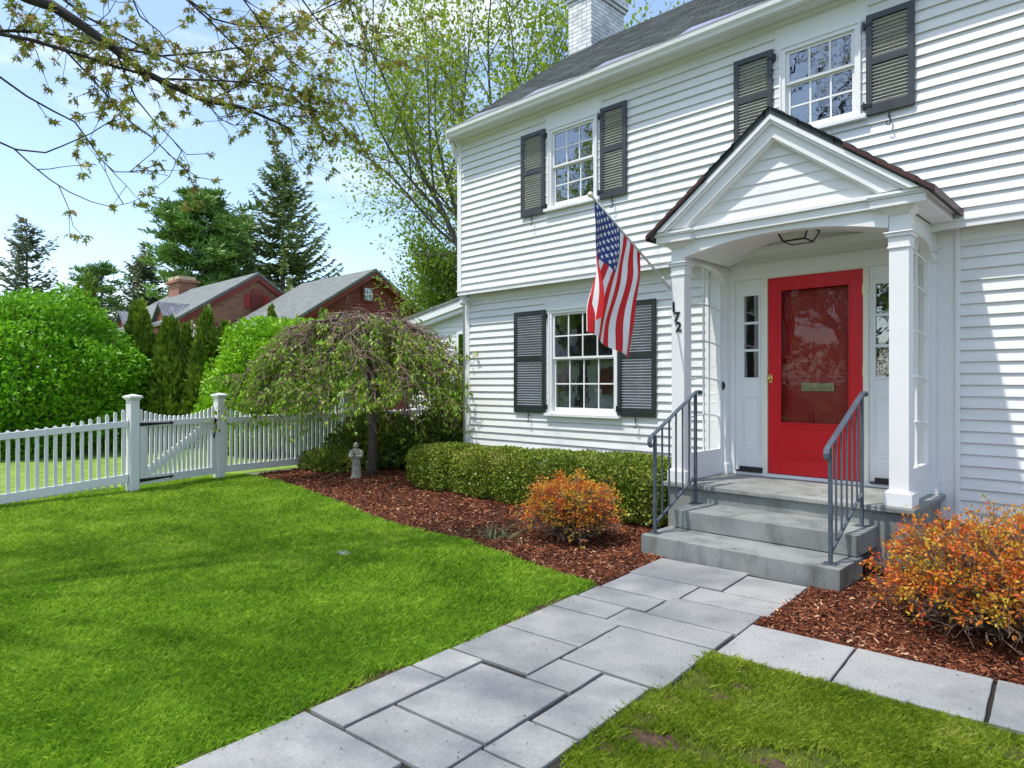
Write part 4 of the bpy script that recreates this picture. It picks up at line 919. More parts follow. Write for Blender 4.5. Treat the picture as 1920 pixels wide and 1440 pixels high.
mb = MB(); vs = [F_(i / ns, j / ntt) for j in range(ntt + 1) for i in range(ns + 1)]; mb.v = [tuple(v) for v in vs]
for j in range(ntt):
    for i in range(ns):
        st_ = i // 5; canton = i < 35 and j < 24
        a = j * (ns + 1) + i; mb.f.append([a, a + 1, a + ns + 2, a + ns + 1]); mb.m.append(2 if canton else (0 if st_ % 2 == 0 else 1))
cloth = mb.build('flag_cloth', [M['flag_red'], M['flag_white'], M['flag_blue']], flag, smooth=True)
mb = MB()
for row in range(11):                                # columns along the fly, rows along the hoist
    tc_ = (row + 1) / 12 * .4
    for k in range(9):
        if (k + row) % 2: continue
        s0 = (k + 1) / 10 * 7 / 13; rs, rt = .021 / HOIST * 1.15, .021 / FLY * 1.15
        for side in (1, -1):
            pts = []
            for q in range(10):
                rr3 = 1 if q % 2 == 0 else .42; an = math.pi * 2 * q / 10 + math.pi / 2
                s_, t_ = s0 + rs * rr3 * math.cos(an), tc_ + rt * rr3 * math.sin(an); p = F_(s_, t_)
                n_ = (F_(s_ + .01, t_) - p).cross(F_(s_, t_ + .01) - p).normalized(); pts.append(p + n_ * .0022 * side)
            c = F_(s0, tc_); n_ = (F_(s0 + .01, tc_) - c).cross(F_(s0, tc_ + .01) - c).normalized(); c = c + n_ * .0024 * side
            mb.add([c] + pts, [(0, q + 1, (q + 1) % 10 + 1) for q in range(10)])
mb.build('stars', M['flag_white'], cloth)

# ------------------------------------------------------------------ picket fence and gate
def post(x, y, rot, parent, h=1.36):
    mb = MB(); mb.T = Matrix.Translation((x, y, 0)) @ Matrix.Rotation(rot, 4, 'Z'); w_ = .062
    mb.box(-w_, w_, -w_, w_, -.05, h - .085)
    po = mb.build('post', M['vinyl'], parent, bevel=.005)
    mb = MB(); mb.T = Matrix.Translation((x, y, 0)) @ Matrix.Rotation(rot, 4, 'Z')
    def ring(w, z): return [(-w, -w, z), (w, -w, z), (w, w, z), (-w, w, z)]
    rs = [ring(w_ + .006, h - .0845), ring(w_ + .012, h - .07), ring(w_ + .03, h - .05), ring(w_ + .03, h - .028), ring(w_ + .018, h - .022), ring(.01, h)]
    v = [p for r in rs for p in r]; mb.add(v, [(4 * i + j, 4 * i + (j + 1) % 4, 4 * i + 4 + (j + 1) % 4, 4 * i + 4 + j) for i in range(5) for j in range(4)] + [(3, 2, 1, 0), (20, 21, 22, 23)])
    mb.build('post_cap', M['vinyl'], po)
    return po
def pickets(parent, A, B, n, ztop, zbot, rail_t, rail_b, w_=.021, inset=.0, rails=True):
    """ztop etc. are functions of 0..1 along the run"""
    A, B = Vector((*A, 0)), Vector((*B, 0)); d = B - A; L = d.length; ang = math.atan2(d.y, d.x)
    T = Matrix.Translation(A) @ Matrix.Rotation(ang, 4, 'Z')
    mb = MB(); mb.T = T
    for i in range(n):
        x = L * (i + .5) / n; f = x / L; zt = ztop(f); zb_ = zbot(f); r = w_
        pts = [(x - r, zb_), (x + r, zb_), (x + r, zt - r)] + [(x + r * math.cos(a), zt - r + r * math.sin(a)) for a in (R_(35), R_(65), R_(90), R_(115), R_(145))] + [(x - r, zt - r)]
        mb.prism(pts[::-1], 'y', -.011, .011)
    pk = mb.build('pickets', M['vinyl'], parent)
    if rails:
        for fz, hh in ((rail_t, .038), (rail_b, .052)):
            mb = MB(); mb.T = T
            for y0, y1 in ((-.034, -.0112), (.0112, .034)): mb.prism([(0, fz(0) - hh), (L, fz(1) - hh), (L, fz(1) + hh), (0, fz(0) + hh)][::-1], 'y', y0, y1)
            mb.prism([(0, fz(0) + hh + .0003), (L, fz(1) + hh + .0003), (L, fz(1) + hh + .004), (0, fz(0) + hh + .004)][::-1], 'y', -.034, .034)
            mb.build('rail', M['vinyl'], parent)
    return T, L
P1, P2 = (-10.25, 3.075), (-10.73, 4.465); ang1 = math.atan2(P2[1] - P1[1], P2[0] - P1[0])
FE = (-10.10, -1.6)
dleft = (Vector(P1) - Vector((-10.17, 1.58))); 
f1 = thing('picket_fence', 'white picket fence section left of the gate, in front of the large bright green bush', 'fence', (-10.2, 1.5, 0), 'white picket fence sections')
Pm = (-10.13, .55)
pickets(f1, (-10.145, .62), (P1[0] + .004, P1[1] - .07), 24, lambda f: .93 + .235 * (abs(2 * (f - .42) / 1.16)) ** 2.0 if f > .42 else .93 + .235 * ((.42 - f) / .42) ** 2, lambda f: .03 + .12 * (f - .4), lambda f: .79 + .16 * f, lambda f: .02 + .18 * f)
post(-10.14, .55, R_(90), f1); pickets(f1, (-10.138, .48), (-10.10, -2.0), 24, lambda f: .93 + .235 * (2 * f - 1) ** 2, lambda f: .02, lambda f: .80, lambda f: .06)
post(*P1, ang1 - .08, f1)
gate = thing('garden_gate', 'white picket garden gate with black strap hinges between two posts', 'gate', (-10.49, 3.77, 0))
da = Vector(P2) - Vector(P1); da.normalize(); g0 = Vector(P1) + da * .085; g1 = Vector(P2) - da * .085
T, L = pickets(gate, tuple(g0), tuple(g1), 17, lambda f: 1.035 + .125 * (2 * f - 1) ** 2, lambda f: .10, lambda f: .935, lambda f: .145)
for a, b in ((0, .075), (L - .075, L)):
    mb = MB(); mb.T = T; mb.box(a, b, -.038, .038, .095, .97); mb.build('gate_stile', M['vinyl'], gate)
mb = MB(); mb.T = T; mb.prism([(.08, .205), (.20, .205), (L - .08, .80), (L - .08, .885), (L - .20, .885), (.08, .29)][::-1], 'y', .012, .032); mb.build('brace', M['vinyl'], gate)
for z in (.935, .155):
    mb = MB(); mb.T = T; yf_ = .0385
    for sg in (1,):
        ya_, yb_ = (.0385, .045)
        mb.prism([(-.03, z - .024), (.0, z - .024), (.47, z - .010), (.47, z - .024), (.54, z), (.47, z + .024), (.47, z + .010), (.0, z + .024), (-.03, z + .024)][::-1], 'y', -.047, -.0385)
        mb.tube([(-.03, -.045, z - .05), (-.03, -.045, z + .05)], .011, 8)
    mb.build('strap_hinge', M['black'], gate)
mb = MB(); mb.T = T
mb.prism([(L - .05, .90), (L - .005, .90), (L + .002, .925), (L - .02, .975), (L - .055, .93)][::-1], 'y', -.047, -.0385); mb.tube([(L - .03, -.05, .90), (L - .045, -.085, .84), (L - .055, -.075, .76), (L - .06, -.045, .70)], [.010, .011, .009, .012], 8); mb.tube([(L - .06, -.045, .66), (L - .05, -.045, .73)], .014, 8)
mb.tube([(L - .03, -.045, .93), (L + .07, -.055, .945)], .008, 6)
mb.build('latch', M['black'], gate)
f2 = thing('picket_fence', 'white picket fence section right of the gate, running behind the weeping tree', 'fence', (-10.9, 5.6, 0), 'white picket fence sections')
P3 = (-10.98, 6.90); P4 = (-11.15, 9.3)
post(*P2, ang1 - .12, f2)
dd = (Vector(P3) - Vector(P2)).normalized()
pickets(f2, tuple(Vector(P2) + dd * .07), tuple(Vector(P3) - dd * .07), 27, lambda f: .985 + .19 * (2 * f - 1) ** 4, lambda f: .10, lambda f: .925, lambda f: .145)
post(*P3, R_(94), f2)
dd = (Vector(P4) - Vector(P3)).normalized()
pickets(f2, tuple(Vector(P3) + dd * .07), tuple(Vector(P4) - dd * .07), 27, lambda f: .985 + .19 * (2 * f - 1) ** 4, lambda f: .10, lambda f: .925, lambda f: .145)
post(*P4, R_(94), f2)
# ------------------------------------------------------------------ neighbours
nb = thing('brick_house', 'red brick neighbour house with arched gable louvre and pale slate roof, beyond the garden trees', 'house', (-37, 15, 0))
GX, GY, GZ, EY, EZ = -31.9, 15.1, 6.80, 11.35, 4.36; sl = (GZ - EZ) / (GY - EY); BYK = 2 * GY - EY; GX0 = -43.0
mb = MB(); mb.prism([(EY, -.1), (BYK, -.1), (BYK, EZ), (GY, GZ), (EY, EZ)], 'x', GX0, GX); mb.build('wall', M['brick'], nb)
mb = MB()
for s in (-1, 1):
    ye_ = GY + s * (GY - EY + .3); ze_ = EZ - .3 * sl
    pts = [(ye_, ze_ + .02), (GY, GZ + .02), (GY, GZ + .16), (ye_, ze_ + .16)]
    mb.prism(pts if s < 0 else pts[::-1], 'x', GX0 - .3, GX + .22)
rf = mb.build('roof', M['slate'], nb)
mb = MB(); mb.prism([(GY - 3.95, EZ - .33), (GY - 3.95, EZ - .12), (GY, GZ + .01), (GY + 3.95, EZ - .12), (GY + 3.95, EZ - .33), (GY, GZ - .24)], 'x', GX + .01, GX + .18); mb.build('rake_board', M['redtrim'], nb)
mb = MB(); mb.box(-42.1, -40.5, GY - .55, GY + .45, 5.5, 7.35); mb.box(-42.25, -40.35, GY - .7, GY + .6, 7.351, 7.5); ch = mb.build('chimney', M['brick'], rf)
M['cap'] = plain('tan_stone_cap', (.5, .4, .25), .8)
mb = MB(); mb.box(-42.15, -41.4, GY - .55, GY + .4, 7.501, 7.75); mb.box(-41.2, -40.5, GY - .55, GY + .4, 7.501, 7.72); mb.build('chimney_cap', M['cap'], nb)
def panel(name, mat, parent, Xp, y0, y1, z0, z1, t=.05, arch_=False):
    mb = MB()
    pts = [(y0, z0), (y1, z0), (y1, z1)] + ([((y0 + y1) / 2 + (y1 - y0) / 2 * math.cos(a), z1 + (y1 - y0) / 2 * math.sin(a)) for a in [math.pi * k / 8 for k in range(1, 8)]] if arch_ else []) + [(y0, z1)]
    mb.prism(pts, 'x', Xp, Xp + t); return mb.build(name, mat, parent)
lf = panel('gable_louvre', M['redtrim'], nb, GX + .005, 14.78, 15.42, 5.15, 5.85, .08, True)
mb = MB()
for i in range(8): mb.box(GX + .086, GX + .11, 14.84, 15.36, 5.2 + i * .085, 5.24 + i * .085)
mb.build('slat', M['barn'], lf)
M['redsh'] = plain('barn_red_shutter', (.36, .03, .02), .6)
for a, b in ((14.48, 14.74), (15.46, 15.72)): panel('shutter', M['redsh'], nb, GX + .005, a, b, 5.2, 5.85, .05)
wf = panel('window', M['redtrim'], nb, GX + .005, 12.75, 13.75, 2.7, 4.35, .06); panel('pane', M['glass'], wf, GX + .066, 12.85, 13.65, 2.8, 4.2, .01)
mb = MB()
for i in range(1, 3): mb.box(GX + .077, GX + .09, 12.85 + i * .8 / 3 - .02, 12.85 + i * .8 / 3 + .02, 2.8, 4.2)
for i in range(1, 4): mb.box(GX + .078, GX + .091, 12.85, 13.65, 2.8 + i * .35 - .02, 2.8 + i * .35 + .02)
mb.build('muntins', M['vinyl'], wf)
for a, b in ((12.2, 12.72), (13.78, 14.3)): panel('shutter', M['redsh'], nb, GX + .005, a, b, 2.7, 4.3, .05)
for dx in (-33.5, -39.3):
    mb = MB(); mb.prism([(dx - .85, 4.2), (dx + .85, 4.2), (dx + .85, 4.45), (dx, 5.2), (dx - .85, 4.45)][::-1], 'y', EY - .05, EY + 1.2); d = mb.build('dormer', M['barn'] if dx < -35 else plain('pink_red_board', (.40, .12, .09), .7), nb)
    mb = MB()
    for s in (-1, 1): p = [(dx, 5.22), (dx + s * 1.05, 4.3), (dx + s * 1.05, 4.38), (dx, 5.32)]; mb.prism(p if s > 0 else p[::-1], 'y', EY - .25, EY + 1.7)
    mb.build('dormer_roof', M['slate_dark'], d)
    for a, b in ((-.8, -.45), (.45, .8)):
        mb = MB(); mb.box(dx + a, dx + b, EY - .09, EY - .02, 2.5, 4.15); mb.build('shutter', M['redsh'], nb)
    mb = MB(); mb.box(dx - .42, dx + .42, EY - .07, EY - .02, 2.6, 4.1); mb.build('window', M['glass'], nb)
barn = thing('red_barn', 'dark red clapboard barn-like wing with grey roof and one small square gable window', 'barn', (-28, 17, 0))
BX, BGY, BGZ, BEY, BEZ = -25.3, 17.3, 6.47, 13.7, 4.17; bs = (BGZ - BEZ) / (BGY - BEY); BX0 = -31.8
mb = MB(); mb.prism([(BEY, -.1), (2 * BGY - BEY, -.1), (2 * BGY - BEY, BEZ), (BGY, BGZ), (BEY, BEZ)], 'x', BX0, BX - .02)
k = 0
while k * .17 < BGZ:
    a, b = k * .17, (k + 1) * .17
    ha = BGY - BEY if a < BEZ else (BGZ - a) / bs; hb = BGY - BEY if b < BEZ else max((BGZ - b) / bs, 0)
    mb.add([(BX + .025, BGY - ha, a), (BX + .025, BGY + ha, a), (BX, BGY + hb, b), (BX, BGY - hb, b), (BX - .01, BGY - ha, a), (BX - .01, BGY + ha, a)], [(0, 1, 2, 3), (4, 5, 1, 0)]); k += 1
mb.build('wall', M['barn'], barn)
mb = MB()
for s in (-1, 1):
    ye_ = BGY + s * (BGY - BEY + .35); ze_ = BEZ - .35 * bs; pts = [(ye_, ze_ + .02), (BGY, BGZ + .02), (BGY, BGZ + .15), (ye_, ze_ + .15)]
    mb.prism(pts if s < 0 else pts[::-1], 'x', BX0 + .3, BX + .3)
mb.build('roof', M['slate'], barn)
mb = MB()
for s in (-1, 1):
    ye_ = BGY + s * (BGY - BEY + .33); ze_ = BEZ - .33 * bs; pts = [(ye_, ze_ - .2), (BGY, BGZ - .2), (BGY, BGZ + .0), (ye_, ze_ - .0)]
    mb.prism(pts if s < 0 else pts[::-1], 'x', BX + .03, BX + .26)
mb.build('rake_board', M['redtrim'], barn)
wf = panel('window', M['redtrim'], barn, BX + .03, 16.76, 17.32, 5.14, 5.78, .06); panel('pane', M['glass'], wf, BX + .092, 16.83, 17.25, 5.2, 5.72, .01)
mb = MB(); mb.box(BX + .103, BX + .115, 17.02, 17.06, 5.2, 5.72); mb.box(BX + .104, BX + .116, 16.83, 17.25, 5.44, 5.48); mb.build('muntins', M['vinyl'], wf)
# a house across the street, seen only as a reflection in the windows
oh = thing('far_house', 'pale house with dark roof across the street, seen only reflected in the lower window panes', 'house', (-27, -14, 0))
mb = MB(); mb.box(-33, -20, -22, -16.2, -.05, 3.0); mb.build('wall', M['siding'], oh)
mb = MB(); mb.prism([(-22.6, 2.9), (-15.6, 2.9), (-19.1, 5.6)], 'x', -33.4, -19.6); mb.build('roof', M['slate_dark'], oh)
for x in (-31, -28, -25, -22):
    mb = MB(); mb.box(x - .5, x + .5, -16.19, -16.1, 1, 2.4); mb.build('window', M['glass'], oh)
mb = MB(); mb.box(-27, -26.1, -16.19, -16.08, 0, 2.1); mb.build('door', M['redtrim'], oh)

# ------------------------------------------------------------------ trees
def at(px, depth):   # ground point on a sight line at a distance from the camera plane
    u = (px - 960) / 1262.; return ((-.6934 + u * .7206) * depth, (.7206 + u * .6934) * depth)
def hz(py, depth): return 1.5 + (720 - py) * depth / 1262.
def rand_unit(rng, n): v = rng.normal(size=(n, 3)); return v / np.linalg.norm(v, axis=1, keepdims=True)
def branchy(r, p, d, L, rad, lvl, out, tips, up=.12, wig=.22, ang=.75, kids=(4, 4, 4), keep=None, shrink=.62, r_end=.45):
    n = 5 if lvl > 0 else 4; pts = [p.copy()]; rs = [rad]; dd = d.copy()
    for i in range(n):
        dd = (dd + Vector((r.gauss(0, wig), r.gauss(0, wig), r.gauss(0, wig) + up)) * .5).normalized()
        pts.append(pts[-1] + dd * (L / n)); rs.append(rad * (1 - (1 - r_end) * (i + 1) / n))
    if keep and not keep(pts[-1]): 
        return
    out.append((pts, rs))
    if lvl == 0:
        for q in pts[1:]: tips.append((q, dd.copy()))
        return
    nk = kids[-lvl] if lvl <= len(kids) else kids[0]
    for i in range(nk):
        f = .25 + .75 * (i + r.random() * .6) / nk; f = min(f, .99); k = int(f * n); q = pts[k].lerp(pts[k + 1], f * n - k)
        t = (pts[k + 1] - pts[k]).normalized(); ax = t.orthogonal().normalized(); ax = Matrix.Rotation(r.random() * 2 * math.pi, 3, t) @ ax
        a = ang * (.6 + .6 * r.random()); nd = (t * math.cos(a) + ax * math.sin(a)).normalized()
        branchy(r, q, nd, L * shrink * (.75 + .5 * r.random()), rs[k] * .55, lvl - 1, out, tips, up, wig, ang, kids, keep, shrink)
    branchy(r, pts[-1], dd, L * shrink, rs[-1] * .9, lvl - 1, out, tips, up, wig, ang, kids, keep, shrink)
def wood(name, branches, mat, parent, n_big=9):
    mb = MB()
    for pts, rs in branches:
        n = n_big if rs[0] > .08 else (6 if rs[0] > .03 else (4 if rs[0] > .012 else 3)); mb.tube(pts, rs, n, caps=False)
    return mb.build(name, mat, parent, smooth=True)
def tip_leaves(tips, per, spread, size, rng, out=.6, droop=0):
    c = np.repeat(np.array([tuple(t[0]) for t in tips]), per, axis=0); d = np.repeat(np.array([tuple(t[1]) for t in tips]), per, axis=0)
    off = rand_unit(rng, len(c)); c = c + off * spread * rng.random((len(c), 1)); d = d * .4 + off * out + np.array([0, 0, -droop]); s = size * (.6 + .8 * rng.random(len(c)))
    return c, d, s

def leafy_tree(label, base, seed, H, stems, L0, mat, per=7, size=.16, group=None, lvl=3, spread=.35, kids=(4, 4, 4), up=.14, lean=.35, keep=None, tmpl='quad', r0=.2):
    r = random.Random(seed); rng = np.random.default_rng(seed); out, tips = [], []
    t = thing('leafy_tree', label, 'tree', (base[0], base[1], 0), group)
    b = Vector((base[0], base[1], -.1)); trunk_top = b + Vector((0, 0, H * .22))
    out.append(([b, b.lerp(trunk_top, .5) + Vector((.05, 0, 0)), trunk_top], [r0 * 1.25, r0, r0 * .9]))
    for i in range(stems):
        a = 2 * math.pi * (i + r.random() * .5) / stems; d = Vector((math.cos(a) * lean * r.uniform(.5, 1.4), math.sin(a) * lean * r.uniform(.5, 1.4), 1)).normalized()
        branchy(r, trunk_top - Vector((0, 0, r.random() * H * .05)), d, L0 * r.uniform(.8, 1.15), r0 * .62, lvl, out, tips, up, .2, .8, kids, keep)
    wood('trunk', out, M['bark'], t)
    c, d, s = tip_leaves(tips, per, spread, size, rng); leaves('crown', c, d, s, tmpl, M[mat], t, up=.2)
    return t
leafy_tree('tall spring tree with fresh yellow green leaves rising behind the corner of the white house', (-13.9, 13.9), 21, 15, 6, 5.6, 'lv_spring', per=6, size=.12, group=None, lvl=3, spread=.4, kids=(6, 5, 5), lean=.44, up=.08, r0=.17)
leafy_tree('smaller spring tree with low hanging leaves just left of the white house wing', at(866, 26), 5, 13, 6, 2.5, 'lv_spring2', per=6, size=.13, lvl=3, spread=.35, kids=(5, 4, 5), lean=.18, up=.06, r0=.16)
leafy_tree('spring tree behind the roof ridge to the right of the white brick chimney', (-9.5, 22.0), 9, 17, 5, 5.6, 'lv_spring', per=8, size=.11, lvl=3, spread=.4, kids=(4, 5, 5), lean=.35, r0=.26)

def conifer(label, base, H, R, seed, mat, z0=.06, step=.42, nb=7, droop=.25, dense=.13, size=.34, irregular=.25, bark='bark', power=.85, tipup=.25, group='conifers beyond the neighbour houses', w_=1.0):
    r = random.Random(seed); rng = np.random.default_rng(seed)
    t = thing('conifer', label, 'tree', (base[0], base[1], 0), group); bx, by = base; out = [([Vector((bx, by, -.1)), Vector((bx, by, H * .5)), Vector((bx, by, H * .99))], [H * .014, H * .009, .02])]
    C, D, S = [], [], []
    z = H * z0
    while z < H * .985:
        f = z / H; Rr = R * (1 - f) ** power * (1 if f > .12 else .75 + 2 * f)
        for i in range(nb if Rr > .6 else 5):
            a = r.random() * 2 * math.pi; L = max(.12, Rr * (1 - irregular * r.random() * 1.6) * (1.12 if r.random() < .15 else 1)); zz = z + r.uniform(-.5, .5) * step
            n = 6; pts = []
            for k in range(n + 1):
                q = k / n; pts.append(Vector((bx + math.cos(a) * L * q, by + math.sin(a) * L * q, zz + L * (-droop * math.sin(q * 2.2) + tipup * q * q + (.5 * f * q)))))
            out.append((pts, [.010 * L + .012 - .008 * L * k / n for k in range(n + 1)]))
            m = max(4, int(L / dense)); q = (np.arange(m) + rng.random(m)) / m; q = .12 + .9 * q
            q = np.clip(q, 0, 1); x = bx + math.cos(a) * L * q; y = by + math.sin(a) * L * q; zc = zz + L * (-droop * np.sin(q * 2.2) + tipup * q * q + .5 * f * q)
            for sd in (-1, 0, 1):
                lat = np.array([-math.sin(a), math.cos(a), 0]); fw = np.array([math.cos(a), math.sin(a), .1]); jit = rng.normal(size=(m, 3)) * .25
                dv = fw * (.55 if sd else 1.0) + lat * sd * .85 + jit + np.array([0, 0, -.18 if sd else .12])
                C.append(np.stack([x, y, zc], 1) + rng.normal(size=(m, 3)) * .05); D.append(dv); S.append(size * (.55 + .8 * rng.random(m)) * (1 - .45 * q) * min(1.0, .45 + L / 2.2))
        z += step * (.7 + .6 * r.random()) * (1 if f < .75 else .7)
    wood('trunk', out, M[bark], t)
    leaves('crown', np.concatenate(C), np.concatenate(D), np.concatenate(S), 'needle', M[mat], t, up=.35, asp=1.7 * w_)
    return t
conifer('tall pointed spruce with layered dark branches standing above the red barn roof', at(530, 52), hz(278, 52), 8.0, 3, 'lv_spruce', size=.55, step=.62, dense=.12, nb=10, droop=.20, tipup=.22, power=.78, irregular=.35)
conifer('pale green spruce left of the brick house chimney', at(272, 58), hz(452, 58), 5.0, 8, 'lv_spruce_b', size=.62, step=.5, nb=10, dense=.17, droop=.15)
conifer('brownish old spruce at the far left of the picture', at(50, 56), hz(410, 56), 5.6, 12, 'lv_spruce_b', size=.58, step=.62, nb=7, dense=.2, irregular=.5, droop=.05, tipup=.3, power=.6)
def pine(label, base, H, R, seed, tufts=260, mat='lv_pine', crown0=.25, group='conifers beyond the neighbour houses', tsize=.75, needles=16):
    r = random.Random(seed); rng = np.random.default_rng(seed); t = thing('pine_tree', label, 'tree', (base[0], base[1], 0), group); bx, by = base
    out = [([Vector((bx, by, -.1)), Vector((bx + .2, by, H * .45)), Vector((bx, by, H * .96))], [H * .017, H * .011, .04])]; C, D, S = [], [], []
    nbr = int(tufts / 6)
    for i in range(nbr):
        f = crown0 + (1 - crown0) * ((i + r.random()) / nbr); Rr = R * (math.sin(math.pi * min(1, (1.06 - f) / (1.06 - crown0)) ** .75) ** .6) * r.uniform(.55, 1.1)
        if f > .93: Rr = min(Rr, R * .3)
        a = r.random() * 2 * math.pi; p0 = Vector((bx, by, H * f * .95)); tip = p0 + Vector((math.cos(a) * Rr, math.sin(a) * Rr, Rr * r.uniform(.05, .42)))
        mid = p0.lerp(tip, .5) - Vector((0, 0, Rr * .08)); out.append(([p0, mid, tip], [.03 + .018 * Rr, .02 + .01 * Rr, .015]))
        for k in range(9):
            q = .35 + .65 * (k / 8); base_ = (p0.lerp(mid, q * 2) if q < .5 else mid.lerp(tip, q * 2 - 1)); c = base_ + Vector((r.gauss(0, .10) * Rr, r.gauss(0, .10) * Rr, r.gauss(0, .05) * Rr + .1))
            dv = rand_unit(rng, needles); dv[:, 2] = np.abs(dv[:, 2]) * .6 + .1; dv += np.array([math.cos(a), math.sin(a), 0]) * .5
            C.append(np.tile(np.array(tuple(c)), (needles, 1)) + rng.normal(size=(needles, 3)) * np.array([.28, .28, .08])); D.append(dv); S.append(tsize * (.5 + .7 * rng.random(needles)))
    wood('trunk', out, M['bark'], t); leaves('crown', np.concatenate(C), np.concatenate(D), np.concatenate(S), 'needle', M[mat], t, up=.3, asp=1.1)
    return t
pine('broad bushy dark green pine behind the brick house roof', at(378, 50), hz(352, 50), 3.7, 4, tufts=680, tsize=.55, needles=34)
pine('small rounded pale pine far beyond the bright green bush', at(190, 62), hz(490, 62), 2.9, 15, tufts=260, crown0=.35, tsize=.45, needles=26)
pine('dark pine between the tall spruce and the bushy pine', at(448, 60), hz(400, 60), 3.0, 19, tufts=420, tsize=.55, needles=30)

# ------------------------------------------------------------------ shrubs
def shell(c, rad, n, rng, power=2.0, lump=.12, ls=1.6, depth=.22, zmin=0.0, taper=None):
    """points just inside a lumpy closed form; returns points and outward directions"""
    v = rand_unit(rng, n); k = (np.abs(v) ** power).sum(1) ** (-1 / power); s = v * k[:, None]
    p = s * np.array(rad); m = 1 - lump + 2 * lump * vnoise((p + np.array(c)) * 1.0 + 50, ls) + lump * .6 * (vnoise(p + np.array(c) + 80, ls * 3) - .5)
    q = 1 - depth * rng.random(n) ** 1.5; p = p * (m * q)[:, None]
    if taper: p[:, :2] *= taper(p[:, 2] / rad[2])[:, None]
    nrm = s / (np.array(rad) ** 1); nrm /= np.linalg.norm(nrm, axis=1, keepdims=True)
    p = p + np.array(c); ok = p[:, 2] > zmin
    return p[ok], nrm[ok]
def stems(name, c, rad, n, mat, parent, r, base_r=.15, thick=.02, seed=1, wig=.06, z0=0.0):
    mb = MB(); rr_ = random.Random(seed)
    for i in range(n):
        a = rr_.random() * 2 * math.pi; b0 = Vector((c[0] + math.cos(a) * base_r * rr_.random(), c[1] + math.sin(a) * base_r * rr_.random(), z0))
        v = Vector((math.cos(a) * rr_.uniform(.2, .95) * rad[0], math.sin(a) * rr_.uniform(.2, .95) * rad[1], 0)); zz = c[2] + rad[2] * .85 * math.sqrt(max(0, 1 - (v.x / rad[0]) ** 2 - (v.y / rad[1]) ** 2)); e = Vector((c[0] + v.x, c[1] + v.y, zz))
        m = b0.lerp(e, .5) + Vector((rr_.gauss(0, wig), rr_.gauss(0, wig), 0)); mb.tube([b0, b0.lerp(m, .5) + Vector((0, 0, .03)), m, e], [thick, thick * .8, thick * .6, thick * .25], 4, caps=False)
    return mb.build(name, mat, parent)
def bush(name, label, cat, c, rad, n, size, mat, group=None, power=2.0, lump=.12, ls=1.6, depth=.25, tmpl='oval', up=.5, seed=1, stem_mat='bark', nst=30, out=.8, thick=.02, taper=None, zmin=.02, asp=1.0, part='leaves', droop=0, wild=.6):
    rng = np.random.default_rng(seed); t = thing(name, label, cat, (c[0], c[1], 0), group)
    p, nr = shell(c, rad, n, rng, power, lump, ls, depth, zmin, taper)
    d = nr * out + rand_unit(rng, len(p)) * wild + np.array([0, 0, .25 - droop]); s = size * (.55 + .8 * rng.random(len(p)))
    leaves(part, p, d, s, tmpl, M[mat], t, up=up, asp=asp)
    stems('stems', c, rad, nst, M[stem_mat], t, None, seed=seed, thick=thick, base_r=rad[0] * .3)
    return t
x, y = at(52, 15.0)
bush('round_bush', 'huge rounded bright green bush behind the left fence section', 'bush', (x, y, 1.45), (2.35, 2.35, 2.12), 60000, .105, 'lv_bush', lump=.18, ls=1.5, depth=.34, seed=31, nst=60, thick=.05, wild=1.0, out=.45)
x, y = at(548, 15.2)
bush('round_bush', 'lime green rounded bush behind the fence, left of the weeping tree', 'bush', (x, y, 1.2), (1.85, 1.85, 1.66), 45000, .10, 'lv_bush2', lump=.20, ls=1.5, depth=.34, seed=32, nst=50, thick=.05, wild=1.0, out=.45)
ARB = [(262, 16.5, 556, .42), (317, 16.0, 588, .40), (349, 16.6, 624, .33), (388, 16.0, 586, .38), (424, 17.0, 606, .34), (293, 17.6, 700, .5), (370, 17.6, 660, .5), (508, 22.0, 571, .40), (607, 22.0, 582, .35), (165, 24.0, 530, .7), (140, 27.0, 545, .7)]
AL = ['tall dark arborvitae beside the right edge of the big green bush', 'arborvitae in front of the red shutters, second from the big bush', 'slim low arborvitae between two taller ones in the row behind the gate',
      'pointed arborvitae in front of the brick gable window', 'arborvitae beside the lime green bush under the red shutter', 'short arborvitae filling the gap right of the big green bush', 'short arborvitae low in the gap behind the gate',
      'arborvitae tip showing above the lime green bush by the barn roof', 'small yellow green arborvitae tip in front of the barn gable', 'dark round topped arborvitae behind the big green bush', 'dark arborvitae leaning against its neighbour behind the big green bush']
for i, (px, dp, pyt, rr0) in enumerate(ARB):
    x, y = at(px, dp); h = hz(pyt, dp)
    bush('arborvitae', AL[i], 'arborvitae', (x, y, h * .42), (rr0 * 1.22, rr0 * 1.22, h * .58), 7000 if i < 7 else 4500, .17, 'lv_arb', group='arborvitae trees behind the fence', lump=.2, ls=2.2, depth=.35, tmpl='quad', up=-.2, seed=60 + i, nst=8, out=.5, wild=.45, droop=-.7,
         taper=lambda f: np.clip(1.0 - .62 * np.clip(f, -1, 1) - .1, .12, 1.1), asp=.8)
x, y = at(362, 19.0)
bush('blossom_shrub', 'loose shrub with white blossom in front of the brick house', 'shrub', (x, y, 2.0), (.9, .7, 1.35), 2600, .10, 'lv_blossom', lump=.3, depth=.8, seed=90, nst=26, thick=.015)
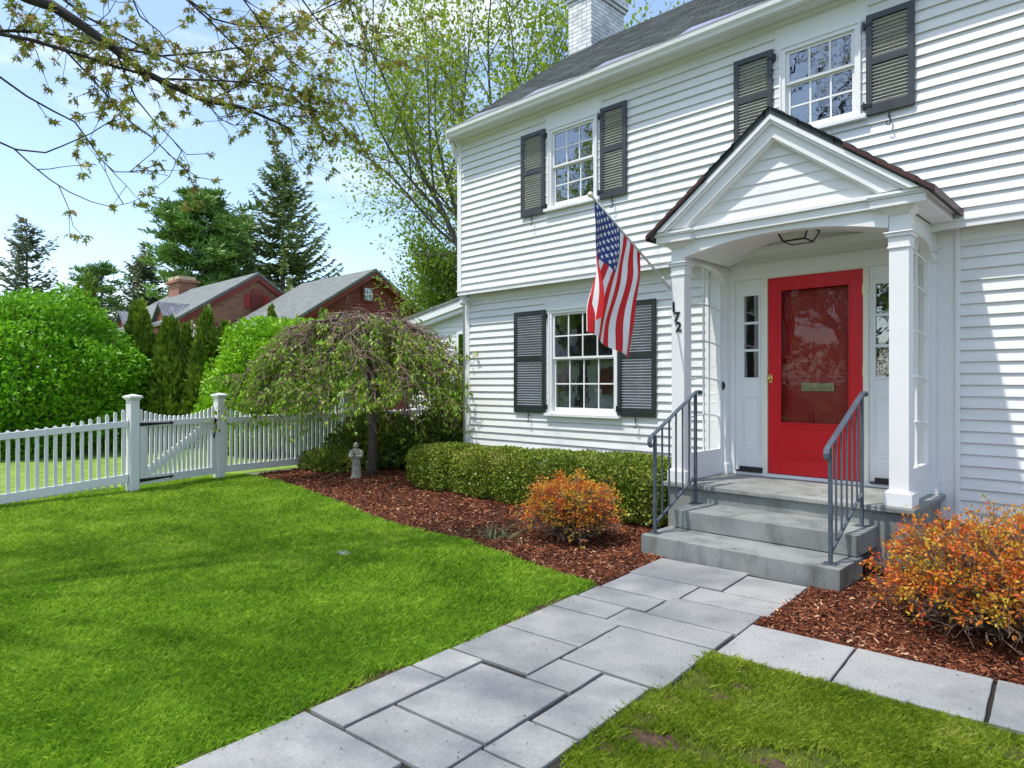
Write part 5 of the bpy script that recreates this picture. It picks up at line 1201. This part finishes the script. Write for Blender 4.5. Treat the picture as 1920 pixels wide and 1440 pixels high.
# low evergreens behind the statue
bush('yew_shrub', 'spreading olive green yew behind the stone statue and the weeping tree trunk', 'yew', (-10.15, 7.15, .40), (1.0, .75, .48), 14000, .075, 'lv_yew', group='low yews by the house corner', lump=.28, ls=2.2, depth=.5, tmpl='quad', seed=40, nst=20, up=.1, thick=.015)
bush('yew_shrub', 'low feathery yew creeping over the mulch by the white fence', 'yew', (-10.4, 6.35, .12), (.62, .48, .24), 5200, .07, 'lv_yew', group='low yews by the house corner', lump=.28, ls=3, depth=.5, tmpl='quad', seed=41, nst=12, up=.1, thick=.01)
bush('yew_shrub', 'dark bronze tinged yew between the weeping tree and the house corner', 'yew', (-9.15, 8.35, .50), (1.15, .8, .60), 15000, .08, 'lv_yew', group='low yews by the house corner', lump=.25, ls=2.0, depth=.5, tmpl='quad', seed=42, nst=20, up=.1, thick=.015)
bush('yew_shrub', 'tall dark yew against the white wing, behind the weeping tree', 'yew', (-9.7, 8.95, .75), (1.2, .5, .72), 11000, .09, 'lv_yew', group='low yews by the house corner', lump=.25, ls=2.0, depth=.5, tmpl='quad', seed=43, nst=20, up=.1, thick=.015)
# clipped boxwood row: five plants grown together
BX = [(-7.45, 6.42, .60, 'leftmost clipped boxwood, paler and nearest to the stone statue'), (-6.55, 6.44, .60, 'clipped boxwood second from the statue, in front of the left shutter'), (-5.65, 6.42, .62, 'clipped boxwood under the lower window, in the middle of the row'),
      (-4.85, 6.42, .63, 'clipped boxwood just behind the orange shrub'), (-4.15, 6.40, .65, 'rightmost clipped boxwood, nearest to the front steps')]
for i, (bx, by, bh, lb) in enumerate(BX):
    bush('boxwood_shrub', lb, 'boxwood', (bx, by, bh * .50), (.50, .48, bh * (.53 + .015 * (i % 2))), 23000, .030, 'lv_box', group='clipped boxwoods in front of the house', power=5, lump=.075, ls=4.5, depth=.26, tmpl='oval', seed=200 + i, nst=22, thick=.008, out=.6, wild=.9, up=.3, asp=1.5)
LIMBS = [
  ( [(-6.065, 1.103, 4.376), (-5.982, 1.253, 4.333), (-5.875, 1.425, 4.208), (-5.824, 1.613, 4.096), (-5.772, 1.801, 3.965), (-5.771, 2.011, 3.918), (-5.715, 2.272, 3.852), (-5.678, 2.586, 3.876), (-5.668, 2.873, 3.83), (-5.668, 3.011, 3.806)] , 0.045 , 0.006 ),
  ( [(-7.049, 0.989, 4.438), (-6.857, 1.174, 4.438), (-6.697, 1.328, 4.429), (-6.473, 1.543, 4.349), (-6.361, 1.79, 4.355), (-6.208, 2.076, 4.326), (-6.079, 2.477, 4.462), (-5.936, 2.753, 4.569), (-5.843, 3.121, 4.805), (-5.717, 3.381, 4.999)] , 0.016 , 0.004 ),
  ( [(-6.293, 0.883, 4.123), (-6.036, 1.13, 4.055), (-5.924, 1.377, 4.006), (-5.862, 1.576, 3.972), (-5.779, 1.933, 3.948), (-5.706, 2.282, 4.029), (-5.611, 2.65, 4.097), (-5.531, 3.005, 4.105), (-5.414, 3.256, 4.038)] , 0.016 , 0.004 ),
  ( [(-5.764, 0.838, 3.651), (-5.701, 1.037, 3.511), (-5.685, 1.191, 3.447), (-5.692, 1.323, 3.41), (-5.636, 1.377, 3.305), (-5.665, 1.488, 3.164), (-5.706, 1.587, 3.108), (-5.684, 1.747, 3.136), (-5.672, 1.897, 3.243)] , 0.009 , 0.003 ),
  ( [(-5.513, 0.801, 3.111), (-5.51, 0.943, 3.069), (-5.488, 1.103, 3.082), (-5.396, 1.192, 3.133), (-5.379, 1.347, 3.25), (-5.398, 1.468, 3.371), (-5.302, 1.56, 3.402)] , 0.008 , 0.0025 ),
  ( [(-5.523, 0.931, 3.076), (-5.433, 1.017, 2.962), (-5.462, 1.129, 2.892), (-5.37, 1.217, 2.812), (-5.379, 1.347, 2.774), (-5.389, 1.476, 2.763), (-5.288, 1.573, 2.793), (-5.314, 1.687, 2.878)] , 0.006 , 0.002 ),
  ( [(-5.982, 1.321, 4.038), (-5.837, 1.461, 3.824), (-5.818, 1.619, 3.663), (-5.743, 1.69, 3.54), (-5.703, 1.868, 3.423), (-5.656, 2.052, 3.246), (-5.564, 2.141, 3.16), (-5.566, 2.277, 3.165)] , 0.009 , 0.003 ),
  ( [(-5.818, 1.619, 4.096), (-5.869, 1.708, 3.936), (-5.809, 1.766, 3.747), (-5.826, 1.889, 3.631), (-5.824, 2.029, 3.513), (-5.729, 2.12, 3.374), (-5.699, 2.288, 3.417)] , 0.009 , 0.003 ),
  ( [(-5.866, 2.128, 4.739), (-5.824, 2.307, 4.616), (-5.777, 2.49, 4.464), (-5.742, 2.663, 4.352), (-5.668, 2.873, 4.21), (-5.588, 3.089, 4.013), (-5.574, 3.241, 3.883), (-5.52, 3.292, 3.711)] , 0.011 , 0.003 ),
  ( [(-6.476, 2.373, 5.077), (-6.383, 2.601, 4.92), (-6.301, 2.818, 4.908), (-6.103, 3.148, 4.941), (-5.971, 3.414, 5.135), (-5.832, 3.687, 5.349)] , 0.012 , 0.004 ),
  ( [(-5.715, 2.272, 3.852), (-5.677, 2.448, 3.984), (-5.644, 2.618, 4.143), (-5.573, 2.825, 4.296), (-5.531, 3.005, 4.457)] , 0.008 , 0.003 ),
  ( [(-5.715, 2.272, 3.852), (-5.742, 2.385, 3.749), (-5.645, 2.479, 3.691), (-5.628, 2.634, 3.743), (-5.573, 2.825, 3.828)] , 0.006 , 0.002 ),
  ( [(-5.668, 2.873, 3.83), (-5.582, 2.955, 3.677), (-5.599, 3.078, 3.569)] , 0.004 , 0.002 ),
  ( [(-6.365, 1.369, 4.615), (-6.211, 1.518, 4.452), (-6.153, 1.712, 4.376), (-6.057, 1.943, 4.273), (-6.042, 2.236, 4.235), (-5.91, 2.501, 4.165), (-5.832, 2.854, 4.183)] , 0.012 , 0.004 ),
  ( [(-6.39, 1.901, 4.855), (-6.333, 1.955, 4.671), (-6.315, 2.112, 4.586), (-6.213, 2.209, 4.375), (-6.25, 2.313, 4.258)] , 0.009 , 0.003 ),
  ( [(-6.084, 3.305, 5.318), (-5.933, 3.45, 5.03), (-5.87, 3.65, 4.924), (-5.725, 3.929, 4.841), (-5.632, 4.157, 4.781)] , 0.01 , 0.003 ),
  ( [(-6.006, 3.797, 5.491), (-5.947, 3.854, 5.218), (-5.893, 4.044, 5.161), (-5.653, 4.275, 5.078)] , 0.008 , 0.003 ),
  ( [(-5.922, 1.519, 4.055), (-5.928, 1.513, 3.89), (-5.945, 1.496, 3.882)] , 0.005 , 0.003 ),
  ( [(-5.847, 1.59, 4.055), (-5.827, 1.61, 3.91), (-5.862, 1.576, 3.807), (-5.839, 1.599, 3.684)] , 0.006 , 0.003 ),
  ( [(-5.317, 2.378, 4.624), (-5.321, 2.513, 4.507), (-5.354, 2.62, 4.384), (-5.413, 2.841, 4.303), (-5.462, 3.071, 4.258), (-5.414, 3.256, 4.207), (-5.309, 3.357, 3.941)] , 0.008 , 0.003 ),
  ( [(-5.66, 2.673, 3.897), (-5.634, 2.906, 3.991), (-5.553, 3.122, 3.989), (-5.467, 3.344, 3.932), (-5.412, 3.536, 3.786)] , 0.007 , 0.003 ),
]
# ------------------------------------------------------------------ weeping cherry
def weeping():
    t = thing('weeping_cherry', 'low umbrella shaped weeping cherry with tangled brown branches and fresh green leaves', 'tree', (-9.4, 6.42, 0))
    r = random.Random(17); rng = np.random.default_rng(17); bx, by = -9.4, 6.42
    top = Vector((bx + .06, by - .02, 1.75))
    mb = MB(); mb.tube([(bx - .02, by, -.05), (bx, by, .12), (bx + .03, by, .6), (bx - .01, by + .02, 1.1), (bx + .04, by, 1.5), tuple(top)], [.12, .085, .072, .07, .085, .07], 12); mb.build('trunk', M['bark_cherry'], t, smooth=True)
    br, tw, tips = [], [], []
    cx, cy = bx - .10, by - .10
    def dome(a, f, R, lift=0):   # crown outline: flat top, steep skirt
        rr = R * f; z = 2.62 - .62 * f ** 2.2 - .78 * f ** 5 + lift
        return Vector((cx + math.cos(a) * rr, cy + math.sin(a) * rr, z))
    for i in range(44):
        a = 2 * math.pi * i / 44 + r.gauss(0, .12); R = r.uniform(1.35, 2.02); lift = -abs(r.gauss(0, .16)); pts = [top + Vector((r.gauss(0, .03), r.gauss(0, .03), r.uniform(-.12, .06)))]
        n = 9
        for k in range(1, n + 1):
            f = k / n; p = dome(a + .10 * math.sin(k * 1.3 + i), f, R, lift); 
            if k < 3: p = pts[0].lerp(p, .45 * k) + Vector((0, 0, .06 * k))
            p += Vector((r.gauss(0, .045), r.gauss(0, .045), r.gauss(0, .045))); pts.append(p)
        br.append((pts, [.034 - .026 * k / n for k in range(n + 1)]))
        for j in range(40):
            k = r.randint(2, n - 1); q = pts[k].lerp(pts[k + 1], r.random()); aa = a + r.gauss(0, .75); L = r.uniform(.22, .62)
            s = [q]; d = Vector((math.cos(aa) * .8, math.sin(aa) * .8, r.uniform(-.2, .5))).normalized()
            for m in range(5):
                d = (d + Vector((r.gauss(0, .35), r.gauss(0, .35), -.30 + r.gauss(0, .30)))).normalized(); s.append(s[-1] + d * L / 5)
            if s[-1].z < 1.05: s = s[:3]
            tw.append((s, [.0095 - .0014 * m for m in range(len(s))])); tips += [(p, d.copy()) for p in s[2:]]
            if r.random() < .6:
                q = s[2]; d2 = Vector((r.gauss(0, 1), r.gauss(0, 1), -.3)).normalized(); s2 = [q, q + d2 * .12, q + d2 * .2 + Vector((0, 0, -.1)), q + d2 * .26 + Vector((0, 0, -.22))]; tw.append((s2, [.005, .004, .0035, .003])); tips += [(p, d2) for p in s2[2:]]
    mbb = MB()
    for pts, rs in br: mbb.tube(pts, rs, 6, caps=False)
    mbb.build('branches', M['bark_cherry'], t, smooth=True)
    mbb = MB()
    for pts, rs in tw: mbb.tube(pts, rs, 4, caps=False)
    mbb.build('twigs', M['twig'], t)
    P = np.array([tuple(q[0]) for q in tips]); rad = np.hypot(P[:, 0] - cx, P[:, 1] - cy); w_ = np.clip(.16 + .7 * (rad / 2) ** 3 + .6 * (P[:, 2] < 1.55), 0, 1); w_ *= (vnoise(P + 30, 2.2) > .40) * 1.0 + .25
    sel = rng.random(len(P)) < w_ * 1.1; tl = [tips[i] for i in np.nonzero(sel)[0]]
    c, d, s = tip_leaves(tl, 6, .06, .055, rng, out=.5, droop=.6); leaves('leaves', c, d, s, 'oval', M['lv_cherry'], t, up=.3, asp=1.1)
weeping()

# ------------------------------------------------------------------ spirea shrubs, orange and red spring growth
def spirea(label, c, rx, h, ntw, seed, per=9):
    r = random.Random(seed); rng = np.random.default_rng(seed); t = thing('spirea_shrub', label, 'shrub', (c[0], c[1], 0), 'orange leaved shrubs beside the front steps')
    mb = MB(); tips = []
    for i in range(ntw):
        a = r.random() * 2 * math.pi; el = math.asin(min(1, .02 + .98 * r.random() ** .8)); R = r.uniform(.66, 1.0) * (.86 + .42 * float(vnoise(np.array([[math.cos(a) * 1.6 + 9, math.sin(a) * 1.6 + 9, el * 1.5 + seed]]), 1.3)[0]))
        e = Vector((c[0] + math.cos(a) * math.cos(el) * rx * R, c[1] + math.sin(a) * math.cos(el) * rx * R, .06 + math.sin(el) ** .75 * (h - .06) * R))
        b = Vector((c[0] + math.cos(a) * .10 * r.random(), c[1] + math.sin(a) * .10 * r.random(), 0)); m1 = b.lerp(e, .4) + Vector((r.gauss(0, .03), r.gauss(0, .03), .05 * math.cos(el))); m2 = b.lerp(e, .75) + Vector((r.gauss(0, .035), r.gauss(0, .035), .04 * math.cos(el)))
        mb.tube([b, m1, m2, e], [.0045, .0035, .0026, .0014], 3, caps=False)
        d = (e - m2).normalized(); low = e.z < h * .33
        if not low or r.random() < .28: tips.append((e, d)); 
        for k in range(3):
            q = m1.lerp(m2, r.random()) if r.random() < .4 else m2.lerp(e, r.random() * .8); dd = (d + Vector((r.gauss(0, .6), r.gauss(0, .6), r.gauss(.1, .4)))).normalized(); L = r.uniform(.05, .13); e2 = q + dd * L
            if e2.z < .02: continue
            mb.tube([q, q + dd * L * .5 + Vector((0, 0, .006)), e2], [.0022, .0017, .001], 3, caps=False)
            if (e2.z > h * .35 or r.random() < .2) and r.random() < .55: tips.append((e2, dd))
    mb.build('twigs', M['twig'], t)
    cc, d, s = tip_leaves(tips, per, .026, .023, rng, out=.55); leaves('leaves', cc, d, s, 'oval', M['lv_spirea'], t, up=.5, asp=1.15)
spirea('rounded orange and red leaved shrub left of the steps, in front of the boxwoods', (-4.08, 5.05, 0), .45, .62, 800, 3, 6)
spirea('larger twiggy orange and yellow shrub right of the front steps, by the side path', (-.70, 4.98, 0), .68, .66, 1700, 4, 5)
# strap leaved clump
t = thing('strap_leaf_clump', 'small clump of pale green strap leaves in the mulch beside the left orange shrub', 'plant', (-4.62, 4.62, 0))
mb = MB(); r = random.Random(5)
for i in range(60):
    a = r.random() * 2 * math.pi; L = r.uniform(.16, .36); bx, by = -4.62 + r.gauss(0, .13), 4.62 + r.gauss(0, .06); w_ = r.uniform(.004, .008); el = r.uniform(.5, 1.3); prev = Vector((bx, by, 0)); d = Vector((math.cos(a) * math.cos(el), math.sin(a) * math.cos(el), math.sin(el))); sd_ = Vector((-math.sin(a), math.cos(a), 0)); vs = []
    for k in range(6):
        ww = w_ * (1 - k / 5.5); vs += [prev - sd_ * ww, prev + sd_ * ww]; d = (d + Vector((math.cos(a) * .12, math.sin(a) * .12, -.22))).normalized(); prev = prev + d * L / 5; prev.z = max(prev.z, .006)
    mb.add(vs, [(2 * k, 2 * k + 1, 2 * k + 3, 2 * k + 2) for k in range(5)])
mb.build('blades', M['strap'], t)
# small flat stone lying in the lawn
mb = MB(); mb.lathe([(.001, 0), (.09, .004), (.10, .015), (.07, .03), (.001, .035)], -5.15, 3.22, 11, 1, .7); tag(mb.build('stone', M['statue'], smooth=True), 'small pale flat stone lying in the middle of the lawn', 'stone')

# ------------------------------------------------------------------ statue
def statue():
    x0, y0 = -9.18, 5.98
    t = thing('garden_statue', 'weathered pale stone statue of a robed figure holding something at its chest, in the mulch', 'statue', (x0, y0, 0))
    mb = MB(); ang = R_(40); T = Matrix.Translation((x0, y0, 0)) @ Matrix.Rotation(ang, 4, 'Z'); mb.T = T
    mb.prism([(-.085, -.06), (-.07, -.075), (.07, -.075), (.085, -.06), (.085, .05), (-.085, .05)], 'z', 0, .03); mb.build('plinth', M['statue'], t, bevel=.005)
    mb = MB(); mb.T = T; n = 36; prof = [(.0301, .070, .055), (.06, .071, .056), (.16, .066, .050), (.27, .060, .045), (.33, .064, .045), (.38, .075, .047), (.43, .083, .046), (.460, .076, .042), (.478, .045, .034), (.487, .026, .026), (.497, .024, .025), (.505, .032, .036), (.525, .039, .045), (.548, .038, .044), (.566, .028, .032), (.575, .004, .004)]
    vs = []
    for z, a, b in prof:
        fold = .10 if z < .33 else (.03 if z < .45 else 0)
        for j in range(n):
            th = 2 * math.pi * j / n; k = 1 + fold * math.cos(9 * th + z * 4) * (1 if z < .3 else .5); vs.append((a * k * math.cos(th), b * k * math.sin(th) - (.006 if z > .50 else 0), z))
    mb.add(vs, [(i * n + j, i * n + (j + 1) % n, (i + 1) * n + (j + 1) % n, (i + 1) * n + j) for i in range(len(prof) - 1) for j in range(n)])
    for s in (-1, 1):   # arms bent at the elbow, forearms meeting at the chest
        mb.tube([(s * .066, -.002, .448), (s * .088, -.010, .40), (s * .090, -.025, .355), (s * .060, -.062, .352), (s * .028, -.075, .368), (s * .008, -.078, .376)], [.026, .030, .031, .027, .017, .012], 10)
    mb.tube([(-.03, -.045, .519), (0, -.052, .512), (.0, -.050, .500)], [.004, .009, .012], 8)
    mb.ball((0, -.052, .530), .009, 8)
    for s in (-1, 1): mb.ball((s * .026, -.066, .034), .018, 8)
    mb.build('figure', M['statue'], t, smooth=True)
    mb = MB(); mb.T = T; mb.ball((-.030, -.075, .405), .026, 10); mb.tube([(-.03, -.07, .40), (-.045, -.06, .375), (-.05, -.05, .35)], [.02, .024, .012], 8); mb.tube([(-.03, -.075, .425), (-.02, -.082, .445), (-.028, -.085, .452)], [.014, .014, .004], 8); mb.build('held_bundle', M['statue'], t, smooth=True)
statue()

# ------------------------------------------------------------------ maple over the lawn: trunk out of the picture, limbs reaching across its top left
def maple():
    t = thing('maple_tree', 'maple with brownish young leaves whose limbs hang into the top left of the picture', 'tree', (-7.6, -2.6, 0))
    r = random.Random(41); rng = np.random.default_rng(41); out, tips = [], []; tk = Vector((-7.6, -2.6, 0))
    out.append(([tk, tk + Vector((.05, .05, 1.2)), tk + Vector((.1, .15, 2.6)), tk + Vector((.2, .3, 4.2)), tk + Vector((.3, .5, 5.6))], [.34, .27, .24, .22, .18])); fork = tk + Vector((.3, .5, 5.5)); f2_ = tk + Vector((.12, .2, 3.6))
    def keep(p):
        dep = -.6934 * p.x + .7206 * p.y; xc = .7206 * p.x + .6934 * p.y
        if dep < .3: return p.z > 3.2
        if xc / dep < -.95: return p.z > 2.6
        return p.z > 1.5 + .64 * dep and p.z > 3.8
    for i, (pts, a, b) in enumerate(LIMBS):
        P = [Vector(p) for p in pts]; n = len(P)
        start = f2_.lerp(fork, r.random()) if a > .009 and (pts[0][2] > 4.0 or i < 4) else None
        if start is not None:
            d0 = (P[0] - P[1]).normalized(); q = P[0] + d0 * .8 + Vector((0, 0, .15)); mid = start.lerp(q, .5) + Vector((0, 0, .45)); k = max(a * 1.4, .012)
            out.append(([start, start.lerp(mid, .5) + Vector((0, 0, .2)), mid, q, P[0]], [k, k * .85, k * .7, a * 1.2, a]))
        out.append((P, [a + (b - a) * k / (n - 1) for k in range(n)]))
        L_ = sum((P[k + 1] - P[k]).length for k in range(n - 1))
        nt_ = int(L_ * (14 if i not in (3, 4, 5, 6, 7) else 4))
        for j in range(nt_):
            k = r.randint(0 if i else 1, n - 2); q = P[k].lerp(P[k + 1], r.random()); tdir = (P[k + 1] - P[k]).normalized(); dd = (tdir * .9 + Vector((r.gauss(0, .7), r.gauss(0, .7), r.gauss(-.05, .45)))).normalized(); Lt = r.uniform(.12, .55); s = [q]
            for m in range(4): dd = (dd + Vector((r.gauss(0, .16), r.gauss(0, .16), r.gauss(.03, .14)))).normalized(); s.append(s[-1] + dd * Lt / 4)
            out.append((s, [.0042, .0036, .003, .0025, .002])); tips.append((s[-1], dd))
            if r.random() < .6: tips.append((s[2], (dd + Vector((r.gauss(0, .8), r.gauss(0, .8), 0))).normalized()))
            if Lt > .35:
                d2 = (dd + Vector((r.gauss(0, .8), r.gauss(0, .8), r.gauss(0, .3)))).normalized(); out.append(([s[2], s[2] + d2 * .1, s[2] + d2 * .2], [.003, .0025, .002])); tips.append((s[2] + d2 * .2, d2))
        tips.append((P[-1], (P[-1] - P[-2]).normalized()))
    c, d, s = tip_leaves(tips, 9, .032, .054, rng, out=.8, droop=.45); leaves('leaves', c, d, s, 'palm', M['lv_maple'], t, up=.5)
    tips2, out2 = [], []
    for i in range(9):
        a = R_(-60) + 2 * math.pi * i / 9 * .9; aim = Vector((-4.6 + 5.0 * math.cos(a), 1.2 + 5.0 * math.sin(a), 8.3)); d_ = (aim - fork); L = d_.length * .62; d_ = (d_.normalized() + Vector((0, 0, .45))).normalized()
        branchy(r, fork, d_, L, .035, 3, out2, tips2, .02, .24, .8, (4, 4, 4), keep)
    wood('trunk', out + out2, M['bark_dark'], t)
    if tips2:
        tips2 = [q for q in tips2 if keep(q[0]) and q[0].y < 3.6]; r.shuffle(tips2); tips2 = tips2[:SHADE]
        c, d, s = tip_leaves(tips2, 5, .30, .075, rng, out=.8, droop=.3); leaves('upper_leaves', c, d, s, 'palm', M['lv_maple'], t, up=.5)
    print('maple tips', len(tips), len(tips2))
SHADE = 2100
maple()
leafy_tree('street tree across the road, seen only as a reflection in the door glass', (-8.5, -13.5), 77, 12, 5, 4.2, 'lv_spring', per=5, size=.2, lvl=3, spread=.5, kids=(4, 4, 4), r0=.24)
bush('added_far_hedge', 'long evergreen hedge added across the road, unseen, darkening the horizon reflected in the glass', 'hedge', (-12, -25.5, 1.3), (24, 1.1, 2.4), 16000, .34, 'lv_arb', power=4, lump=.2, ls=.6, depth=.4, tmpl='quad', seed=300, nst=30, thick=.05)  # added to block the pale horizon in the glass reflections
note_kids()
st0 = [o for o in bpy.data.objects if o.get('label', '').startswith('street tree across')][0]
for (dx, dy, rz, lb) in ((-13.5, -3, 1.2, 'street tree across the road in front of the far house'), (10, -2, 2.3, 'street tree across the road at the right, behind the camera'), (-10, 4.0, 4.0, 'big tree on the left beyond the lawn, reflected in the upper window')):
    c = copy_tree(st0); c.location.x += dx; c.location.y += dy; c.rotation_euler.z = rz; c['label'] = lb

# ------------------------------------------------------------------ grass, mulch chips and litter
def cdepth(x, y): return -.6934 * x + .7206 * y
def in_view(x, y, mrg=.26):
    d = cdepth(x, y); u = (.7206 * x + .6934 * y) / np.maximum(d, .01); return (d > 1.6) & (np.abs(u) < .76 + mrg)
def scatter(poly, n, rng, pw=1.5, dens=None):
    P = np.array(poly); lo, hi = P.min(0), P.max(0); lo = np.maximum(lo, (-11.5, -3)); hi = np.minimum(hi, (3, 9.5)); res = []; tot = 0
    while tot < n:
        x = rng.uniform(lo[0], hi[0], 400000); y = rng.uniform(lo[1], hi[1], 400000); ok = inside(x, y, poly) & in_view(x, y); x, y = x[ok], y[ok]; d = cdepth(x, y)
        ok = rng.random(len(x)) < (2.4 / np.maximum(d, 2.4)) ** pw; x, y = x[ok], y[ok]
        if dens is not None: ok = rng.random(len(x)) < dens(x, y); x, y = x[ok], y[ok]
        res.append(np.stack([x, y], 1)); tot += len(x)
    return np.concatenate(res)[:n]
def blades(name, poly, n, mat, rng, h=.045, dens=None, hvar=None):
    p = scatter(poly, n, rng, 1.45, dens); n = len(p); d = cdepth(p[:, 0], p[:, 1]); w_ = np.maximum(.0019, .00062 * d) * (.7 + .7 * rng.random(n)); nz = vnoise(np.stack([p[:, 0], p[:, 1], p[:, 0] * 0 + 3], 1) + 20, 3.5); hh = h * (.45 + .8 * rng.random(n)) * (.65 + .75 * nz)
    a = rng.random(n) * 2 * np.pi; lean = np.abs(rng.normal(size=n)) * .55 + .33; dx, dy = np.cos(a), np.sin(a); sx, sy = -dy, dx; v = np.zeros((n, 4, 3))
    b = a + rng.normal(size=n) * 1.2; sx, sy = -np.sin(b), np.cos(b)
    v[:, 0, 0] = p[:, 0] - sx * w_; v[:, 0, 1] = p[:, 1] - sy * w_; v[:, 1, 0] = p[:, 0] + sx * w_; v[:, 1, 1] = p[:, 1] + sy * w_; v[:, :2, 2] = -.004
    mx_, my_ = p[:, 0] + dx * lean * hh * .35, p[:, 1] + dy * lean * hh * .35
    v[:, 2, 0] = mx_ + sx * w_ * .8; v[:, 2, 1] = my_ + sy * w_ * .8; v[:, 2, 2] = hh * .55
    v[:, 3, 0] = p[:, 0] + dx * lean * hh * 1.1; v[:, 3, 1] = p[:, 1] + dy * lean * hh * 1.1; v[:, 3, 2] = hh
    o = np_mesh(name, v.reshape(-1, 3), 4, mat); return tag(o, None, None) if 0 else o
def dn_front(x, y):
    q = vnoise(np.stack([x, y, x * 0], 1) + 10, 2.3) * .6 + vnoise(np.stack([x, y, x * 0 + 9], 1) + 10, 6.0) * .4; edge = np.clip(((x * CA + y * SA) + 1.55) * 1.3, 0, 1)
    bare = np.ones(len(x))
    for a, b, c in BARE: bare *= np.clip((np.hypot((x - a) / 1.2, y - b) / c - .45) * 1.5, .16, 1)
    return bare * np.clip((q - .40 + .12 * edge) * 7, .10, 1)
def dn_lawn(x, y):
    q = vnoise(np.stack([x, y, x * 0], 1) + 40, 4.0); e = np.clip((-2.66 - (x * CA + y * SA)) / .07 + (q - .62) * 2.2, .07, 1); return e
g1_ = blades('lawn_grass', [(a, b) for a, b in LAWN], 370000, M['grass'], np.random.default_rng(1), h=.036, dens=dn_lawn)
g1_['kind'] = 'stuff'; g1_['label'] = 'lush bright green lawn grass left of the path'; g1_['category'] = 'grass'
g2_ = blades('front_grass', [(a, b) for a, b in LAWN_F], 100000, M['grass2'], np.random.default_rng(2), h=.030, dens=dn_front)
g2_['kind'] = 'stuff'; g2_['label'] = 'patchy yellow green grass with bare earth right of the path'; g2_['category'] = 'grass'
def chips(name, poly, n, seed):
    rng = np.random.default_rng(seed); p = scatter(poly, n, rng, 1.2); n = len(p); dd = cdepth(p[:, 0], p[:, 1]); mound = .018 * vnoise(np.stack([p[:, 0], p[:, 1], p[:, 0] * 0], 1) + 9, 3); c = np.stack([p[:, 0], p[:, 1], .004 + mound * rng.random(n) * 1.6], 1)
    a = rng.random(n) * 2 * np.pi; d = np.stack([np.cos(a), np.sin(a), rng.normal(size=n) * .28], 1); s = (.010 + .024 * rng.random(n) ** 2) * (1 + .06 * dd)
    v, k = leaf_verts(c, d, s, 'chip', up=.9, rng=rng); o = np_mesh(name, v, k, M['chip']); o['kind'] = 'stuff'; o['category'] = 'mulch'; return o
LEAF['chip'] = np.array([(0, -.13, 0), (.1, .14, .04), (.9, .12, .02), (1, -.10, 0)])
o = chips('mulch', BED_L, 130000, 5); o['label'] = 'red brown bark mulch along the house and around the shrubs'
o = chips('entrance_mulch', BED_R, 85000, 6); o['label'] = 'red brown bark mulch right of the front steps'
rng = np.random.default_rng(8); q = scatter([pr(-2.65, .5), pr(-2.65, 5.2), pr(-1.5, 5.2), pr(-1.5, 4.1), pr(.5, 4.1), pr(.5, 3.6), pr(-1.5, 3.6), pr(-1.5, .5)], 420, rng, .6)
a = rng.random(len(q)) * 6.28; v, k = leaf_verts(np.stack([q[:, 0], q[:, 1], q[:, 0] * 0 + .0265], 1), np.stack([np.cos(a), np.sin(a), a * 0 + .05], 1), .004 + .010 * rng.random(len(q)) ** 2, 'oval', up=2, rng=rng)
o = np_mesh('path_litter', v, k, M['litter']); o['kind'] = 'stuff'; o['label'] = 'tiny dark bits of bark and bud scales scattered on the path'; o['category'] = 'litter'
